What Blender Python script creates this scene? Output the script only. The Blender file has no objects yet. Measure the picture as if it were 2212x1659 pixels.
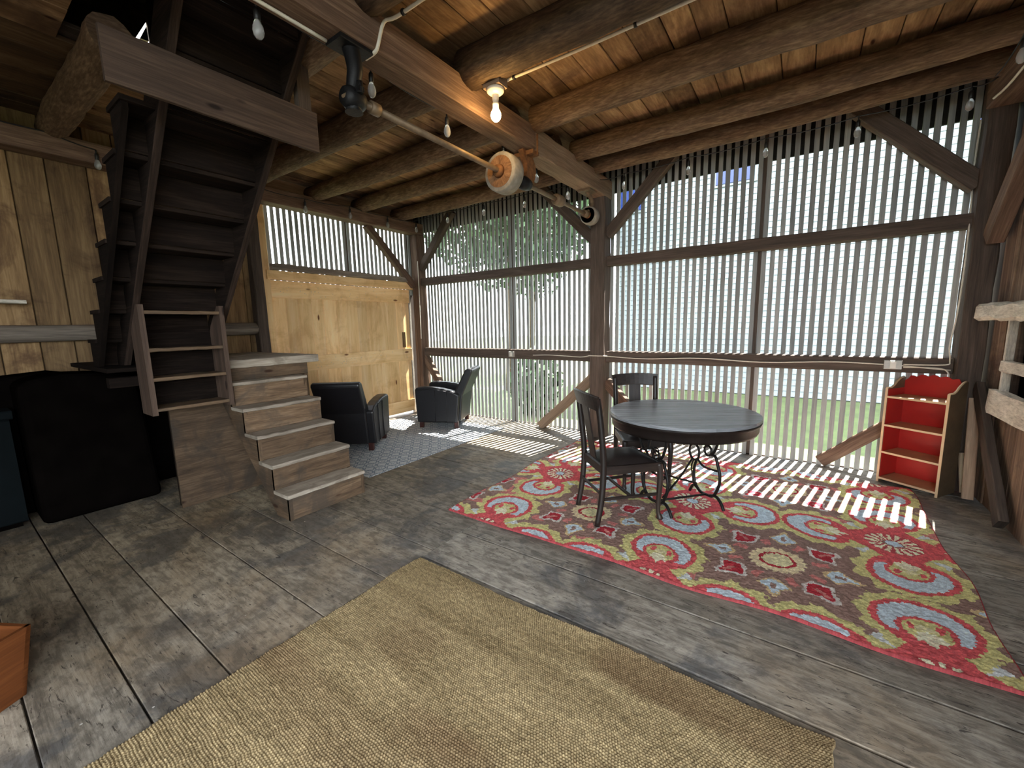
import bpy, bmesh, math, random
import numpy as np
from mathutils import Vector, Matrix

rnd = random.Random(11)
nrng = np.random.default_rng(5)
SC = bpy.context.scene
COL = SC.collection
PI = math.pi

# ------------------------------------------------------------------ camera
cam_d = bpy.data.cameras.new('camera')
cam_d.sensor_width = 36.0
cam_d.lens = 14.449
cam_d.clip_start = 0.02
cam_d.clip_end = 200
cam = bpy.data.objects.new('camera', cam_d)
COL.objects.link(cam)
_a, _b, _c = 0.61256301, -0.14240234, 0.02163133
_Rz = Matrix.Rotation(_a, 3, 'Z')
_Rx = Matrix.Rotation(_b, 3, 'X')
_Ry = Matrix.Rotation(_c, 3, 'Y')
_R = _Rz @ _Rx @ _Ry
_m = Matrix((_R.col[0], _R.col[2], -_R.col[1])).transposed()
cam.matrix_world = Matrix.Translation((0, 0, 1.5)) @ _m.to_4x4()
SC.camera = cam

# ------------------------------------------------------------------ light and exposure
SC.view_settings.view_transform = 'Standard'
SC.view_settings.look = 'None'
SC.view_settings.gamma = 1.0
SC.view_settings.use_curve_mapping = False
SC.view_settings.exposure = 3.75
SC.cycles.max_bounces = 7
SC.cycles.diffuse_bounces = 5
SC.cycles.glossy_bounces = 3
SC.cycles.transmission_bounces = 5
SC.cycles.transparent_max_bounces = 8
SC.cycles.caustics_reflective = False
SC.cycles.caustics_refractive = False
SC.cycles.sample_clamp_indirect = 6.0

world = bpy.data.worlds.new('daylight')
SC.world = world
world.use_nodes = True
_nt = world.node_tree
_bg = _nt.nodes['Background']
_sky = _nt.nodes.new('ShaderNodeTexSky')
_sky.sky_type = 'HOSEK_WILKIE'
_sky.turbidity = 4.0
_sky.ground_albedo = 0.4
_sky.sun_direction = (0.09, 0.51, 0.857)
_mix = _nt.nodes.new('ShaderNodeMix')
_mix.data_type = 'RGBA'
_mix.inputs[0].default_value = 0.75
_nt.links.new(_sky.outputs[0], _mix.inputs[6])
_mix.inputs[7].default_value = (0.89, 0.955, 1.0, 1)
_nt.links.new(_mix.outputs[2], _bg.inputs[0])
_bg.inputs[1].default_value = 1.0

sun_d = bpy.data.lights.new('sun', 'SUN')
sun_d.energy = 3.2
sun_d.angle = 0.006
sun_d.color = (1.0, 0.97, 0.91)
sun = bpy.data.objects.new('sun', sun_d)
COL.objects.link(sun)
_az, _el = math.radians(10.5), math.radians(59.5)
_sd = Vector((math.sin(_az) * math.cos(_el), math.cos(_az) * math.cos(_el), math.sin(_el)))
sun.rotation_euler = _sd.to_track_quat('Z', 'Y').to_euler()
sun.location = (2, 14, 12)


# ------------------------------------------------------------------ materials
def srgb(r, g, b):
    f = lambda c: (c / 255 / 12.92) if c / 255 <= 0.04045 else ((c / 255 + 0.055) / 1.055) ** 2.4
    return (f(r), f(g), f(b), 1.0)


class NT:
    def __init__(self, name):
        self.m = bpy.data.materials.new(name)
        self.m.use_nodes = True
        self.t = self.m.node_tree
        self.b = self.t.nodes['Principled BSDF']

    def n(self, typ, **kw):
        o = self.t.nodes.new(typ)
        for k, v in kw.items():
            setattr(o, k, v)
        return o

    def l(self, a, b):
        self.t.links.new(a, b)

    def ramp(self, fac, stops):
        r = self.n('ShaderNodeValToRGB')
        els = r.color_ramp.elements
        while len(els) < len(stops):
            els.new(0.5)
        for e, (p, c) in zip(els, stops):
            e.position = p
            e.color = c
        self.l(fac, r.inputs[0])
        return r.outputs[0]

    def noise(self, vec, scale, detail=4, rough=0.6, dist=0.0):
        o = self.n('ShaderNodeTexNoise')
        o.inputs['Scale'].default_value = scale
        o.inputs['Detail'].default_value = detail
        o.inputs['Roughness'].default_value = rough
        o.inputs['Distortion'].default_value = dist
        self.l(vec, o.inputs['Vector'])
        return o.outputs['Fac']

    def mapping(self, vec, scale, loc=(0, 0, 0)):
        o = self.n('ShaderNodeMapping')
        o.inputs['Scale'].default_value = scale
        o.inputs['Location'].default_value = loc
        self.l(vec, o.inputs['Vector'])
        return o.outputs[0]

    def math(self, op, a, b=None):
        o = self.n('ShaderNodeMath', operation=op)
        for i, v in enumerate((a, b)):
            if v is None:
                continue
            if isinstance(v, (int, float)):
                o.inputs[i].default_value = v
            else:
                self.l(v, o.inputs[i])
        return o.outputs[0]

    def mix(self, fac, a, b, mode='MIX'):
        o = self.n('ShaderNodeMix', data_type='RGBA', blend_type=mode)
        if isinstance(fac, (int, float)):
            o.inputs[0].default_value = fac
        else:
            self.l(fac, o.inputs[0])
        for i, v in ((6, a), (7, b)):
            if isinstance(v, tuple):
                o.inputs[i].default_value = v
            else:
                self.l(v, o.inputs[i])
        return o.outputs[2]

    def bump(self, h, strength, dist=0.01):
        o = self.n('ShaderNodeBump')
        o.inputs['Strength'].default_value = strength
        o.inputs['Distance'].default_value = dist
        self.l(h, o.inputs['Height'])
        self.l(o.outputs[0], self.b.inputs['Normal'])


def wood(name, dark, mid, light, rough=0.75, su=1.3, sv=16, tone=0.8, stain=None, stain_amt=0.0, stain_scale=1.6, knots=None,
         bump=0.25, spec=0.25, fine=0.4, grey=0.22):
    def de(c):
        L = 0.3 * c[0] + 0.6 * c[1] + 0.1 * c[2]
        return tuple(v + (L - v) * grey for v in c[:3]) + (1,)
    dark, mid, light = de(dark), de(mid), de(light)
    k = NT(name)
    tc = k.n('ShaderNodeTexCoord')
    uv = tc.outputs['UV']
    g1 = k.noise(k.mapping(uv, (su, sv, 1)), 1.0, 5, 0.62, 0.7)
    g2 = k.noise(k.mapping(uv, (su * 4, sv * 7, 1)), 1.0, 3, 0.6, 0.2)
    f = k.math('ADD', k.math('MULTIPLY', g1, 1 - fine), k.math('MULTIPLY', g2, fine))
    c = k.ramp(f, [(0.30, dark), (0.50, mid), (0.70, light)])
    if stain is not None:
        s = k.noise(tc.outputs['Object'], stain_scale, 6, 0.65, 0.6)
        c = k.mix(k.ramp(s, [(0.5, (0, 0, 0, 1)), (0.64, (stain_amt,) * 3 + (1,))]), c, stain)
    if knots is not None:
        v = k.n('ShaderNodeTexVoronoi')
        v.inputs['Scale'].default_value = 1.0
        v.inputs['Randomness'].default_value = 1.0
        k.l(k.mapping(uv, (1.9, 5.5, 1)), v.inputs['Vector'])
        kn = k.ramp(v.outputs['Distance'], [(0.055, (1, 1, 1, 1)), (0.10, (0.0, 0, 0, 1))])
        c = k.mix(kn, c, knots)
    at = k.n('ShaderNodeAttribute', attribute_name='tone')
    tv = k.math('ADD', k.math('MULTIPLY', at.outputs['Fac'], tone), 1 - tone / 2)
    o = k.n('ShaderNodeVectorMath', operation='SCALE')
    k.l(c, o.inputs[0])
    k.l(tv, o.inputs['Scale'])
    k.l(o.outputs[0], k.b.inputs['Base Color'])
    k.b.inputs['Roughness'].default_value = rough
    k.b.inputs['Specular IOR Level'].default_value = spec
    k.bump(f, bump)
    return k.m


def plain(name, col, rough=0.5, metal=0.0, var=0.15, scale=20, bump=0.0, spec=0.5):
    k = NT(name)
    tc = k.n('ShaderNodeTexCoord')
    n = k.noise(tc.outputs['Object'], scale, 4)
    d = tuple(c * (1 - var) for c in col[:3]) + (1,)
    li = tuple(min(1, c * (1 + var)) for c in col[:3]) + (1,)
    k.l(k.ramp(n, [(0.3, d), (0.7, li)]), k.b.inputs['Base Color'])
    k.b.inputs['Roughness'].default_value = rough
    k.b.inputs['Metallic'].default_value = metal
    k.b.inputs['Specular IOR Level'].default_value = spec
    if bump:
        k.bump(n, bump)
    return k.m


M = {}
M['timber'] = wood('weathered timber', srgb(62, 44, 34), srgb(104, 77, 58), srgb(142, 112, 86), su=1.1, sv=14)
M['timber_dark'] = wood('dark timber', srgb(56, 46, 39), srgb(84, 69, 58), srgb(110, 92, 78), su=1.1, sv=14)
M['timber_light'] = wood('light timber', srgb(112, 88, 66), srgb(152, 122, 94), srgb(184, 154, 122), su=1.0, sv=12)
M['log'] = wood('bark stripped log', srgb(60, 44, 32), srgb(116, 88, 62), srgb(164, 132, 96), su=3.0, sv=9, bump=0.7, fine=0.5)
M['log_grey'] = wood('grey log rail', srgb(96, 84, 72), srgb(140, 124, 108), srgb(176, 160, 140), su=1.2, sv=14, bump=0.5)
M['limewash'] = wood('whitewashed log', srgb(128, 118, 104), srgb(186, 176, 158), srgb(220, 212, 196), su=5, sv=14, bump=0.5)
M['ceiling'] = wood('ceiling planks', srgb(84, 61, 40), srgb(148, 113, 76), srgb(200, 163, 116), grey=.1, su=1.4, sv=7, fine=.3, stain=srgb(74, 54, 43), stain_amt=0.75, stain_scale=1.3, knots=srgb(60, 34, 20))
M['boards'] = wood('brown wall boards', srgb(80, 60, 38), srgb(124, 97, 64), srgb(156, 127, 88), grey=.05, su=1.0, sv=9, stain=srgb(66, 44, 30), stain_amt=0.7, stain_scale=2.2)
M['boards_right'] = wood('weathered wall boards', srgb(66, 46, 34), srgb(112, 84, 62), srgb(160, 130, 100), su=0.8, sv=22, stain=srgb(54, 38, 30), stain_amt=0.8)
M['pine'] = wood('new pine', srgb(214, 168, 108), srgb(238, 198, 140), srgb(248, 216, 168), grey=.05, su=0.9, sv=8, tone=0.35, knots=srgb(112, 66, 32), bump=0.08, rough=0.6, fine=0.25, stain=srgb(178, 126, 70), stain_amt=0.35, stain_scale=3)
M['stair'] = wood('worn stair boards', srgb(62, 48, 35), srgb(104, 82, 60), srgb(138, 113, 86), grey=.1, su=1.6, sv=12, stain=srgb(70, 62, 54), stain_amt=0.75, stain_scale=3.0, knots=srgb(58, 38, 26))
M['tread'] = wood('worn stair treads', srgb(120, 106, 90), srgb(156, 142, 124), srgb(186, 172, 152), su=1.5, sv=11, stain=srgb(104, 94, 82), stain_amt=0.6, stain_scale=4.0)
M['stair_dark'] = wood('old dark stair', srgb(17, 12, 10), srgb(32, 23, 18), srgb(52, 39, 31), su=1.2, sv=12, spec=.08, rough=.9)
M['board_dark'] = wood('dark brown board', srgb(48, 36, 28), srgb(74, 56, 44), srgb(98, 76, 60), su=1.0, sv=14, knots=srgb(30, 20, 16))
M['slat'] = wood('grey slats', srgb(132, 137, 136), srgb(160, 164, 161), srgb(184, 186, 180), su=0.9, sv=20, tone=0.35)
M['orange_wood'] = wood('orange stained wood', srgb(68, 36, 16), srgb(98, 54, 25), srgb(124, 74, 38), su=1.0, sv=10, rough=0.5, grey=0.0)
M['table_top'] = wood('dark table boards', srgb(86, 88, 92), srgb(140, 143, 148), srgb(184, 186, 190), su=1.5, sv=22, grey=0, tone=.3, rough=0.24, spec=0.5, bump=0.15)
M['table_rim'] = wood('dark table rim', srgb(24, 18, 16), srgb(38, 28, 24), srgb(54, 40, 34), su=1.5, sv=12, rough=0.5)
M['chair_wood'] = wood('dark oak', srgb(26, 19, 16), srgb(42, 31, 26), srgb(62, 47, 39), su=2.0, sv=20, rough=0.42, spec=0.5, bump=0.1)
M['leather_seat'] = plain('brown black leather seat', srgb(44, 38, 37), 0.38, 0, 0.2, 60, 0.05)
M['leather'] = plain('black leather', srgb(24, 23, 26), 0.36, 0, 0.25, 40, 0.06)
M['feet'] = plain('mahogany feet', srgb(58, 24, 18), 0.4)
M['iron'] = plain('black cast iron', srgb(26, 23, 22), 0.5, 0.3, 0.3, 60, 0.1)
M['iron_hanger'] = plain('blackened hanger iron', srgb(22, 22, 24), 0.55, 0.4, 0.3, 40, 0.2)
M['rust'] = plain('rusty iron', srgb(122, 82, 48), 0.8, 0.2, 0.4, 25, 0.3)
M['steel'] = plain('dull shaft steel', srgb(124, 104, 82), 0.55, 0.3, 0.25, 18, 0.1)
M['pulley_wood'] = wood('orange pulley wood', srgb(62, 40, 20), srgb(128, 86, 46), srgb(158, 112, 64), su=6, sv=14, rough=0.7)
M['pulley_rim'] = plain('grey pulley rim', srgb(150, 142, 130), 0.7, 0.0, 0.3, 15, 0.2)
M['red_paint'] = plain('red paint', srgb(178, 38, 32), 0.42, 0, 0.12, 6, 0.02)
M['cream_paint'] = plain('cream paint edges', srgb(214, 184, 146), 0.5, 0, 0.1, 8)
M['shelf_out'] = plain('dark stained shelf side', srgb(96, 78, 58), 0.6, 0, 0.2, 12)
M['shelf_board'] = plain('tan shelf board', srgb(188, 150, 112), 0.5, 0, 0.12, 10)
M['white'] = plain('white porcelain', srgb(232, 226, 214), 0.3, 0, 0.04, 10)
M['conduit'] = plain('off white cable', srgb(222, 214, 198), 0.5, 0, 0.08, 30)
M['box_metal'] = plain('grey outlet metal', srgb(176, 172, 164), 0.45, 0.3, 0.1, 20)
M['black_plastic'] = plain('black rubber', srgb(22, 20, 20), 0.5, 0, 0.2, 40)
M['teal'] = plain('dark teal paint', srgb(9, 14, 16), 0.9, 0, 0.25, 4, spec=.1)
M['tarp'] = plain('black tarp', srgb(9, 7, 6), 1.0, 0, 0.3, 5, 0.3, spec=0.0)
M['house'] = plain('pale siding', srgb(126, 134, 138), 0.6, 0, 0.02, 3)
M['navy'] = plain('navy window glass', srgb(34, 52, 112), 0.2, 0, 0.1, 2)
M['lawn'] = plain('lawn', srgb(74, 86, 46), 0.9, 0, 0.25, 2.5)
M['gravel'] = plain('dark gravel', srgb(62, 60, 56), 0.9, 0, 0.15, 6)
M['leafgreen'] = plain('tree leaves', srgb(58, 82, 46), 0.7, 0, 0.3, 3)
M['trunk'] = plain('tree bark', srgb(84, 70, 56), 0.9, 0, 0.3, 8)
M['roof'] = plain('dark roof boards', srgb(22, 23, 30), 0.8, 0, 0.2, 4)
M['cardboard'] = plain('pale cardboard', srgb(196, 176, 148), 0.8, 0, 0.1, 10)


def mat_floor():
    k = NT('worn floor planks')
    tc = k.n('ShaderNodeTexCoord')
    uv, ob = tc.outputs['UV'], tc.outputs['Object']
    g1 = k.noise(k.mapping(uv, (1.2, 10, 1)), 1.0, 6, 0.65, 0.9)
    g2 = k.noise(k.mapping(uv, (5, 80, 1)), 1.0, 3, 0.6, 0.3)
    f = k.math('ADD', k.math('MULTIPLY', g1, 0.62), k.math('MULTIPLY', g2, 0.38))
    c = k.ramp(f, [(0.30, srgb(92, 86, 78)), (0.46, srgb(150, 142, 130)), (0.60, srgb(174, 166, 154)), (0.76, srgb(196, 188, 174))])
    s = k.noise(ob, 1.7, 7, 0.68, 0.5)
    c = k.mix(k.ramp(s, [(0.49, (0, 0, 0, 1)), (0.57, (0.72,) * 3 + (1,))]), c, srgb(82, 84, 88))
    s2 = k.noise(k.mapping(ob, (1, 1, 1), (7, 3, 0)), 0.9, 6, 0.6, 0.4)
    c = k.mix(k.ramp(s2, [(0.52, (0, 0, 0, 1)), (0.66, (0.5,) * 3 + (1,))]), c, srgb(150, 128, 100))
    # scratches
    s3 = k.noise(k.mapping(uv, (7, 34, 1), (3, 9, 0)), 1.0, 5, 0.7, 2.0)
    c = k.mix(k.ramp(s3, [(0.60, (0, 0, 0, 1)), (0.64, (0.85,) * 3 + (1,))]), c, srgb(50, 44, 40))
    s4 = k.noise(k.mapping(ob, (1, 2.2, 1), (11, 5, 0)), 9.0, 5, 0.7, 0.4)
    c = k.mix(k.ramp(s4, [(0.40, (0.55,) * 3 + (1,)), (0.56, (0, 0, 0, 1))]), c, srgb(70, 64, 58))
    # paint specks
    v = k.n('ShaderNodeTexVoronoi')
    v.inputs['Scale'].default_value = 9.0
    k.l(ob, v.inputs['Vector'])
    sp = k.ramp(v.outputs['Distance'], [(0.035, (1, 1, 1, 1)), (0.05, (0, 0, 0, 1))])
    gate = k.ramp(k.noise(ob, 0.8, 3, 0.6), [(0.54, (0, 0, 0, 1)), (0.58, (1, 1, 1, 1))])
    c = k.mix(k.mix(1.0, sp, gate, 'MULTIPLY'), c, srgb(206, 204, 200))
    sx = k.n('ShaderNodeSeparateXYZ')
    k.l(ob, sx.inputs[0])
    # the planks of the stair side are browner, less greyed by the weather
    wx = k.ramp(k.math('ADD', k.math('MULTIPLY', sx.outputs[0], -0.5), k.math('MULTIPLY', s2, 0.5)), [(0.0, (0, 0, 0, 1)), (0.9, (1, 1, 1, 1))])
    c = k.mix(k.mix(0.0, wx, wx), c, k.mix(1.0, c, (0.92, 0.83, 0.68, 1), 'MULTIPLY'))
    at = k.n('ShaderNodeAttribute', attribute_name='tone')
    o = k.n('ShaderNodeVectorMath', operation='SCALE')
    k.l(c, o.inputs[0])
    k.l(k.math('ADD', k.math('MULTIPLY', at.outputs['Fac'], 0.36), 0.82), o.inputs['Scale'])
    k.l(o.outputs[0], k.b.inputs['Base Color'])
    k.l(k.ramp(s, [(0.4, (0.7,) * 3 + (1,)), (0.65, (0.42,) * 3 + (1,))]), k.b.inputs['Roughness'])
    k.b.inputs['Specular IOR Level'].default_value = 0.35
    k.bump(f, 0.3)
    return k.m


M['floor'] = mat_floor()


def mat_attr(name, rough=0.95, noise=0.25, scale=150):
    k = NT(name)
    at = k.n('ShaderNodeAttribute', attribute_name='pile')
    tc = k.n('ShaderNodeTexCoord')
    n = k.noise(tc.outputs['Object'], scale, 3)
    o = k.n('ShaderNodeVectorMath', operation='SCALE')
    k.l(at.outputs['Color'], o.inputs[0])
    k.l(k.math('ADD', k.math('MULTIPLY', n, noise * 2), 1 - noise), o.inputs['Scale'])
    k.l(o.outputs[0], k.b.inputs['Base Color'])
    k.b.inputs['Roughness'].default_value = rough
    k.b.inputs['Specular IOR Level'].default_value = 0.1
    return k.m


M['pile'] = mat_attr('wool pile')
M['jute'] = mat_attr('woven jute', noise=0.3, scale=220)


def mat_glass():
    k = NT('clear bulb glass')
    k.b.inputs['Base Color'].default_value = (1, 1, 1, 1)
    k.b.inputs['Roughness'].default_value = 0.12
    k.b.inputs['Transmission Weight'].default_value = 0.72
    k.b.inputs['IOR'].default_value = 1.45
    return k.m


M['glass'] = mat_glass()


def mat_emit(name, col, s):
    k = NT(name)
    k.b.inputs['Base Color'].default_value = (1, 1, 1, 1)
    k.b.inputs['Emission Color'].default_value = col
    k.b.inputs['Emission Strength'].default_value = s
    return k.m


M['bulb_on'] = mat_emit('lit bulb', (1.0, 0.62, 0.22, 1), 11.0)


# ------------------------------------------------------------------ object helpers
def tag(o, label=None, cat=None, group=None, kind=None):
    if label: o['label'] = label
    if cat: o['category'] = cat
    if group: o['group'] = group
    if kind: o['kind'] = kind
    return o


def thing(name, label, cat, loc=(0, 0, 0), rz=0.0, group=None):
    o = bpy.data.objects.new(name, None)
    o.empty_display_size = 0.1
    COL.objects.link(o)
    o.location = loc
    o.rotation_euler = (0, 0, rz)
    return tag(o, label, cat, group)


def dup(root, loc, rz, label):
    r = root.copy()
    COL.objects.link(r)
    r.location = loc
    r.rotation_euler = (0, 0, rz)
    r['label'] = label
    for ch in list(root.children):
        c = ch.copy()
        COL.objects.link(c)
        c.parent = r
        for g in list(ch.children):
            d = g.copy()
            COL.objects.link(d)
            d.parent = c
    return r


class MB:
    """collects shapes and links them as ONE mesh object"""
    def __init__(self):
        self.v, self.f, self.uv, self.t, self.s = [], [], [], [], []

    def face(self, idx, uvs, tone, smooth=False):
        self.f.append(idx); self.uv.append(uvs); self.t.append(tone); self.s.append(smooth)

    def bar(self, p0, p1, w, h, up=(0, 0, 1), ch=0.004, tone=None, n=1, rough=0.0, taper=1.0):
        p0, p1 = Vector(p0), Vector(p1)
        d = p1 - p0
        L = d.length
        d.normalize()
        up = Vector(up)
        if abs(d.dot(up)) > 0.98:
            up = Vector((0, 1, 0)) if abs(d.y) < 0.9 else Vector((1, 0, 0))
        side = d.cross(up).normalized()
        up = side.cross(d).normalized()
        tone = rnd.random() if tone is None else tone
        ou, ov = rnd.random() * 30, rnd.random() * 30
        a, b = w / 2, h / 2
        ch = min(ch, a * 0.45, b * 0.45)
        base = [(a, b - ch), (a - ch, b), (-a + ch, b), (-a, b - ch), (-a, -b + ch), (-a + ch, -b), (a - ch, -b), (a, -b + ch)]
        per = [0]
        for i in range(8):
            x0, y0 = base[i]; x1, y1 = base[(i + 1) % 8]
            per.append(per[-1] + math.hypot(x1 - x0, y1 - y0))
        i0 = len(self.v)
        for j in range(n + 1):
            k = j / n
            q = p0 + d * (L * k)
            s = 1 + (taper - 1) * k
            jx, jy = ((rnd.random() - .5) * rough, (rnd.random() - .5) * rough) if rough else (0, 0)
            for (x, y) in base:
                r1, r2 = ((rnd.random() - .5) * rough, (rnd.random() - .5) * rough) if rough else (0, 0)
                self.v.append(q + side * (x * s + jx + r1) + up * (y * s + jy + r2))
        for j in range(n):
            u0, u1 = ou + L * j / n, ou + L * (j + 1) / n
            for i in range(8):
                A = i0 + j * 8 + i; B = i0 + j * 8 + (i + 1) % 8
                self.face((A, B, B + 8, A + 8), ((u0, ov + per[i]), (u0, ov + per[i + 1]), (u1, ov + per[i + 1]), (u1, ov + per[i])), tone)
        self.face(tuple(i0 + i for i in reversed(range(8))), tuple((ou + base[i][0], ov + base[i][1]) for i in reversed(range(8))), tone * .8)
        e = i0 + n * 8
        self.face(tuple(e + i for i in range(8)), tuple((ou + base[i][0], ov + base[i][1]) for i in range(8)), tone * .8)
        return self

    def box(self, x0, x1, y0, y1, z0, z1, along='x', **k):
        cx, cy, cz = (x0 + x1) / 2, (y0 + y1) / 2, (z0 + z1) / 2
        if along == 'x':
            return self.bar((x0, cy, cz), (x1, cy, cz), abs(y1 - y0), abs(z1 - z0), **k)
        if along == 'y':
            return self.bar((cx, y0, cz), (cx, y1, cz), abs(x1 - x0), abs(z1 - z0), **k)
        return self.bar((cx, cy, z0), (cx, cy, z1), abs(x1 - x0), abs(y1 - y0), up=(0, 1, 0), **k)

    def tube(self, path, r, n=10, tone=None, smooth=True, caps=True, wob=0.0, closed=False, vs=1.0):
        path = [Vector(p) for p in path]
        m = len(path)
        rs = r if isinstance(r, (list, tuple)) else [r] * m
        tone = rnd.random() if tone is None else tone
        ou, ov = rnd.random() * 30, rnd.random() * 30
        i0 = len(self.v)
        prev = None
        L = 0
        us = []
        for j in range(m):
            if closed:
                d = (path[(j + 1) % m] - path[j - 1]).normalized()
            else:
                d = (path[min(j + 1, m - 1)] - path[max(j - 1, 0)]).normalized()
            if prev is None:
                a = Vector((0, 0, 1)) if abs(d.z) < 0.9 else Vector((1, 0, 0))
                s = d.cross(a).normalized()
            else:
                s = (prev - d * prev.dot(d)).normalized()
            prev = s
            t = d.cross(s)
            if j: L += (path[j] - path[j - 1]).length
            us.append(L)
            for i in range(n):
                an = 2 * PI * i / n
                rr = rs[j] * (1 + (rnd.random() - .5) * wob)
                self.v.append(path[j] + s * (math.cos(an) * rr) + t * (math.sin(an) * rr))
        R = max(rs)
        for j in range(m if closed else m - 1):
            jn = (j + 1) % m
            u0 = ou + us[j]
            u1 = ou + (us[jn] if jn else L + (path[0] - path[-1]).length)
            for i in range(n):
                a = i0 + j * n + i; b = i0 + j * n + (i + 1) % n
                c = i0 + jn * n + (i + 1) % n; e = i0 + jn * n + i
                v0, v1 = ov + vs * 2 * PI * R * i / n, ov + vs * 2 * PI * R * (i + 1) / n
                self.face((a, b, c, e), ((u0, v0), (u0, v1), (u1, v1), (u1, v0)), tone, smooth)
        if caps and not closed:
            for j, rev in ((0, True), (m - 1, False)):
                ix = [i0 + j * n + i for i in range(n)]
                if rev: ix = ix[::-1]
                self.face(tuple(ix), tuple((ou + math.cos(2 * PI * i / n) * R, ov + math.sin(2 * PI * i / n) * R) for i in range(n)), tone * .7)
        return self

    def log(self, p0, p1, r0, r1=None, seg=18, n=14, wob=0.10, sway=0.012, tone=None):
        r1 = r0 if r1 is None else r1
        p0, p1 = Vector(p0), Vector(p1)
        path, rs = [], []
        a1, a2 = rnd.random() * 6, rnd.random() * 6
        for j in range(seg + 1):
            k = j / seg
            e = math.sin(PI * k)
            path.append(p0.lerp(p1, k) + Vector((0, math.sin(k * 5 + a1), math.sin(k * 4 + a2))) * sway * e)
            rs.append((r0 + (r1 - r0) * k) * (1 + (rnd.random() - .5) * 0.05))
        return self.tube(path, rs, n, tone, True, True, wob)

    def lathe(self, prof, c, axis='z', n=24, tone=None, smooth=True):
        """prof: (r, h) pairs along the axis"""
        tone = rnd.random() if tone is None else tone
        c = Vector(c)
        ax = {'x': (Vector((1, 0, 0)), Vector((0, 1, 0)), Vector((0, 0, 1))), 'y': (Vector((0, 1, 0)), Vector((0, 0, 1)), Vector((1, 0, 0))),
              'z': (Vector((0, 0, 1)), Vector((1, 0, 0)), Vector((0, 1, 0)))}[axis]
        i0 = len(self.v)
        for (r, h) in prof:
            for i in range(n):
                an = 2 * PI * i / n
                self.v.append(c + ax[0] * h + ax[1] * (r * math.cos(an)) + ax[2] * (r * math.sin(an)))
        L = 0
        for j in range(len(prof) - 1):
            L1 = L + math.hypot(prof[j + 1][0] - prof[j][0], prof[j + 1][1] - prof[j][1])
            for i in range(n):
                a = i0 + j * n + i; b = i0 + j * n + (i + 1) % n
                v0, v1 = 6.28 * i / n * .1, 6.28 * (i + 1) / n * .1
                self.face((a, b, b + n, a + n), ((L, v0), (L, v1), (L1, v1), (L1, v0)), tone, smooth)
            L = L1
        if prof[0][0] > 1e-4:
            self.face(tuple(i0 + i for i in reversed(range(n))), tuple((math.cos(i) * .1, math.sin(i) * .1) for i in range(n)), tone)
        if prof[-1][0] > 1e-4:
            e = i0 + (len(prof) - 1) * n
            self.face(tuple(e + i for i in range(n)), tuple((prof[-1][0] * math.cos(2 * PI * i / n), prof[-1][0] * math.sin(2 * PI * i / n)) for i in range(n)), tone)
        return self

    def plate(self, pts, origin, ux, uy, th, tone=None, smooth=False):
        """extruded outline: pts (a, b) in the plane origin + a*ux + b*uy, thickness th along ux x uy (centred)"""
        tone = rnd.random() if tone is None else tone
        o, ux, uy = Vector(origin), Vector(ux), Vector(uy)
        nn = ux.cross(uy).normalized()
        ou, ov = rnd.random() * 30, rnd.random() * 30
        i0 = len(self.v)
        m = len(pts)
        for s in (1, -1):
            for (a, b) in pts:
                self.v.append(o + ux * a + uy * b + nn * (s * th / 2))
        area = sum(pts[i][0] * pts[(i + 1) % m][1] - pts[(i + 1) % m][0] * pts[i][1] for i in range(m))
        fr = list(range(m)); bk = [m + i for i in reversed(range(m))]
        if area < 0:
            fr = fr[::-1]; bk = bk[::-1]
        P = lambda i: (ou + pts[i % m][0], ov + pts[i % m][1])
        self.face(tuple(i0 + i for i in fr), tuple(P(i) for i in fr), tone)
        self.face(tuple(i0 + i for i in bk), tuple(P(i) for i in bk), tone)
        L = 0
        for i in range(m):
            j = (i + 1) % m
            q = (i0 + i, i0 + m + i, i0 + m + j, i0 + j)
            if area < 0: q = q[::-1]
            l2 = math.hypot(pts[j][0] - pts[i][0], pts[j][1] - pts[i][1])
            uvq = ((ou + L, ov), (ou + L, ov + th), (ou + L + l2, ov + th), (ou + L + l2, ov))
            if area < 0: uvq = uvq[::-1]
            self.face(q, uvq, tone, smooth)
            L += l2
        return self

    def build(self, name, mat, parent=None, label=None, cat=None, group=None, kind=None, world=True, bevel=0.0, subsurf=0):
        me = bpy.data.meshes.new(name)
        if parent is not None:
            off = Vector((0, 0, 0))
            if world:
                r = parent
                while r.parent is not None: r = r.parent
                off = Vector(r.location)
        else:
            xs = [p[0] for p in self.v]; ys = [p[1] for p in self.v]; zs = [p[2] for p in self.v]
            off = Vector(((min(xs) + max(xs)) / 2, (min(ys) + max(ys)) / 2, min(zs)))
        me.from_pydata([tuple(Vector(p) - off) for p in self.v], [], self.f)
        uvl = me.uv_layers.new(name='UVMap')
        flat = [c for q in self.uv for p in q for c in p]
        uvl.data.foreach_set('uv', flat)
        at = me.attributes.new('tone', 'FLOAT', 'FACE')
        at.data.foreach_set('value', [float(t) for t in self.t])
        me.polygons.foreach_set('use_smooth', self.s)
        me.materials.append(mat)
        me.update()
        o = bpy.data.objects.new(name, me)
        COL.objects.link(o)
        if parent is not None:
            o.parent = parent
        else:
            o.location = off
        if bevel:
            b = o.modifiers.new('edge', 'BEVEL'); b.width = bevel; b.segments = 3; b.limit_method = 'ANGLE'
            b.harden_normals = False
        if subsurf:
            s = o.modifiers.new('sub', 'SUBSURF'); s.levels = subsurf; s.render_levels = subsurf
        return tag(o, label, cat, group, kind)


def struct(mb, name, mat, parent=None, label=None):
    return mb.build(name, mat, parent, label=label, kind='structure' if parent is None else None)


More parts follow.
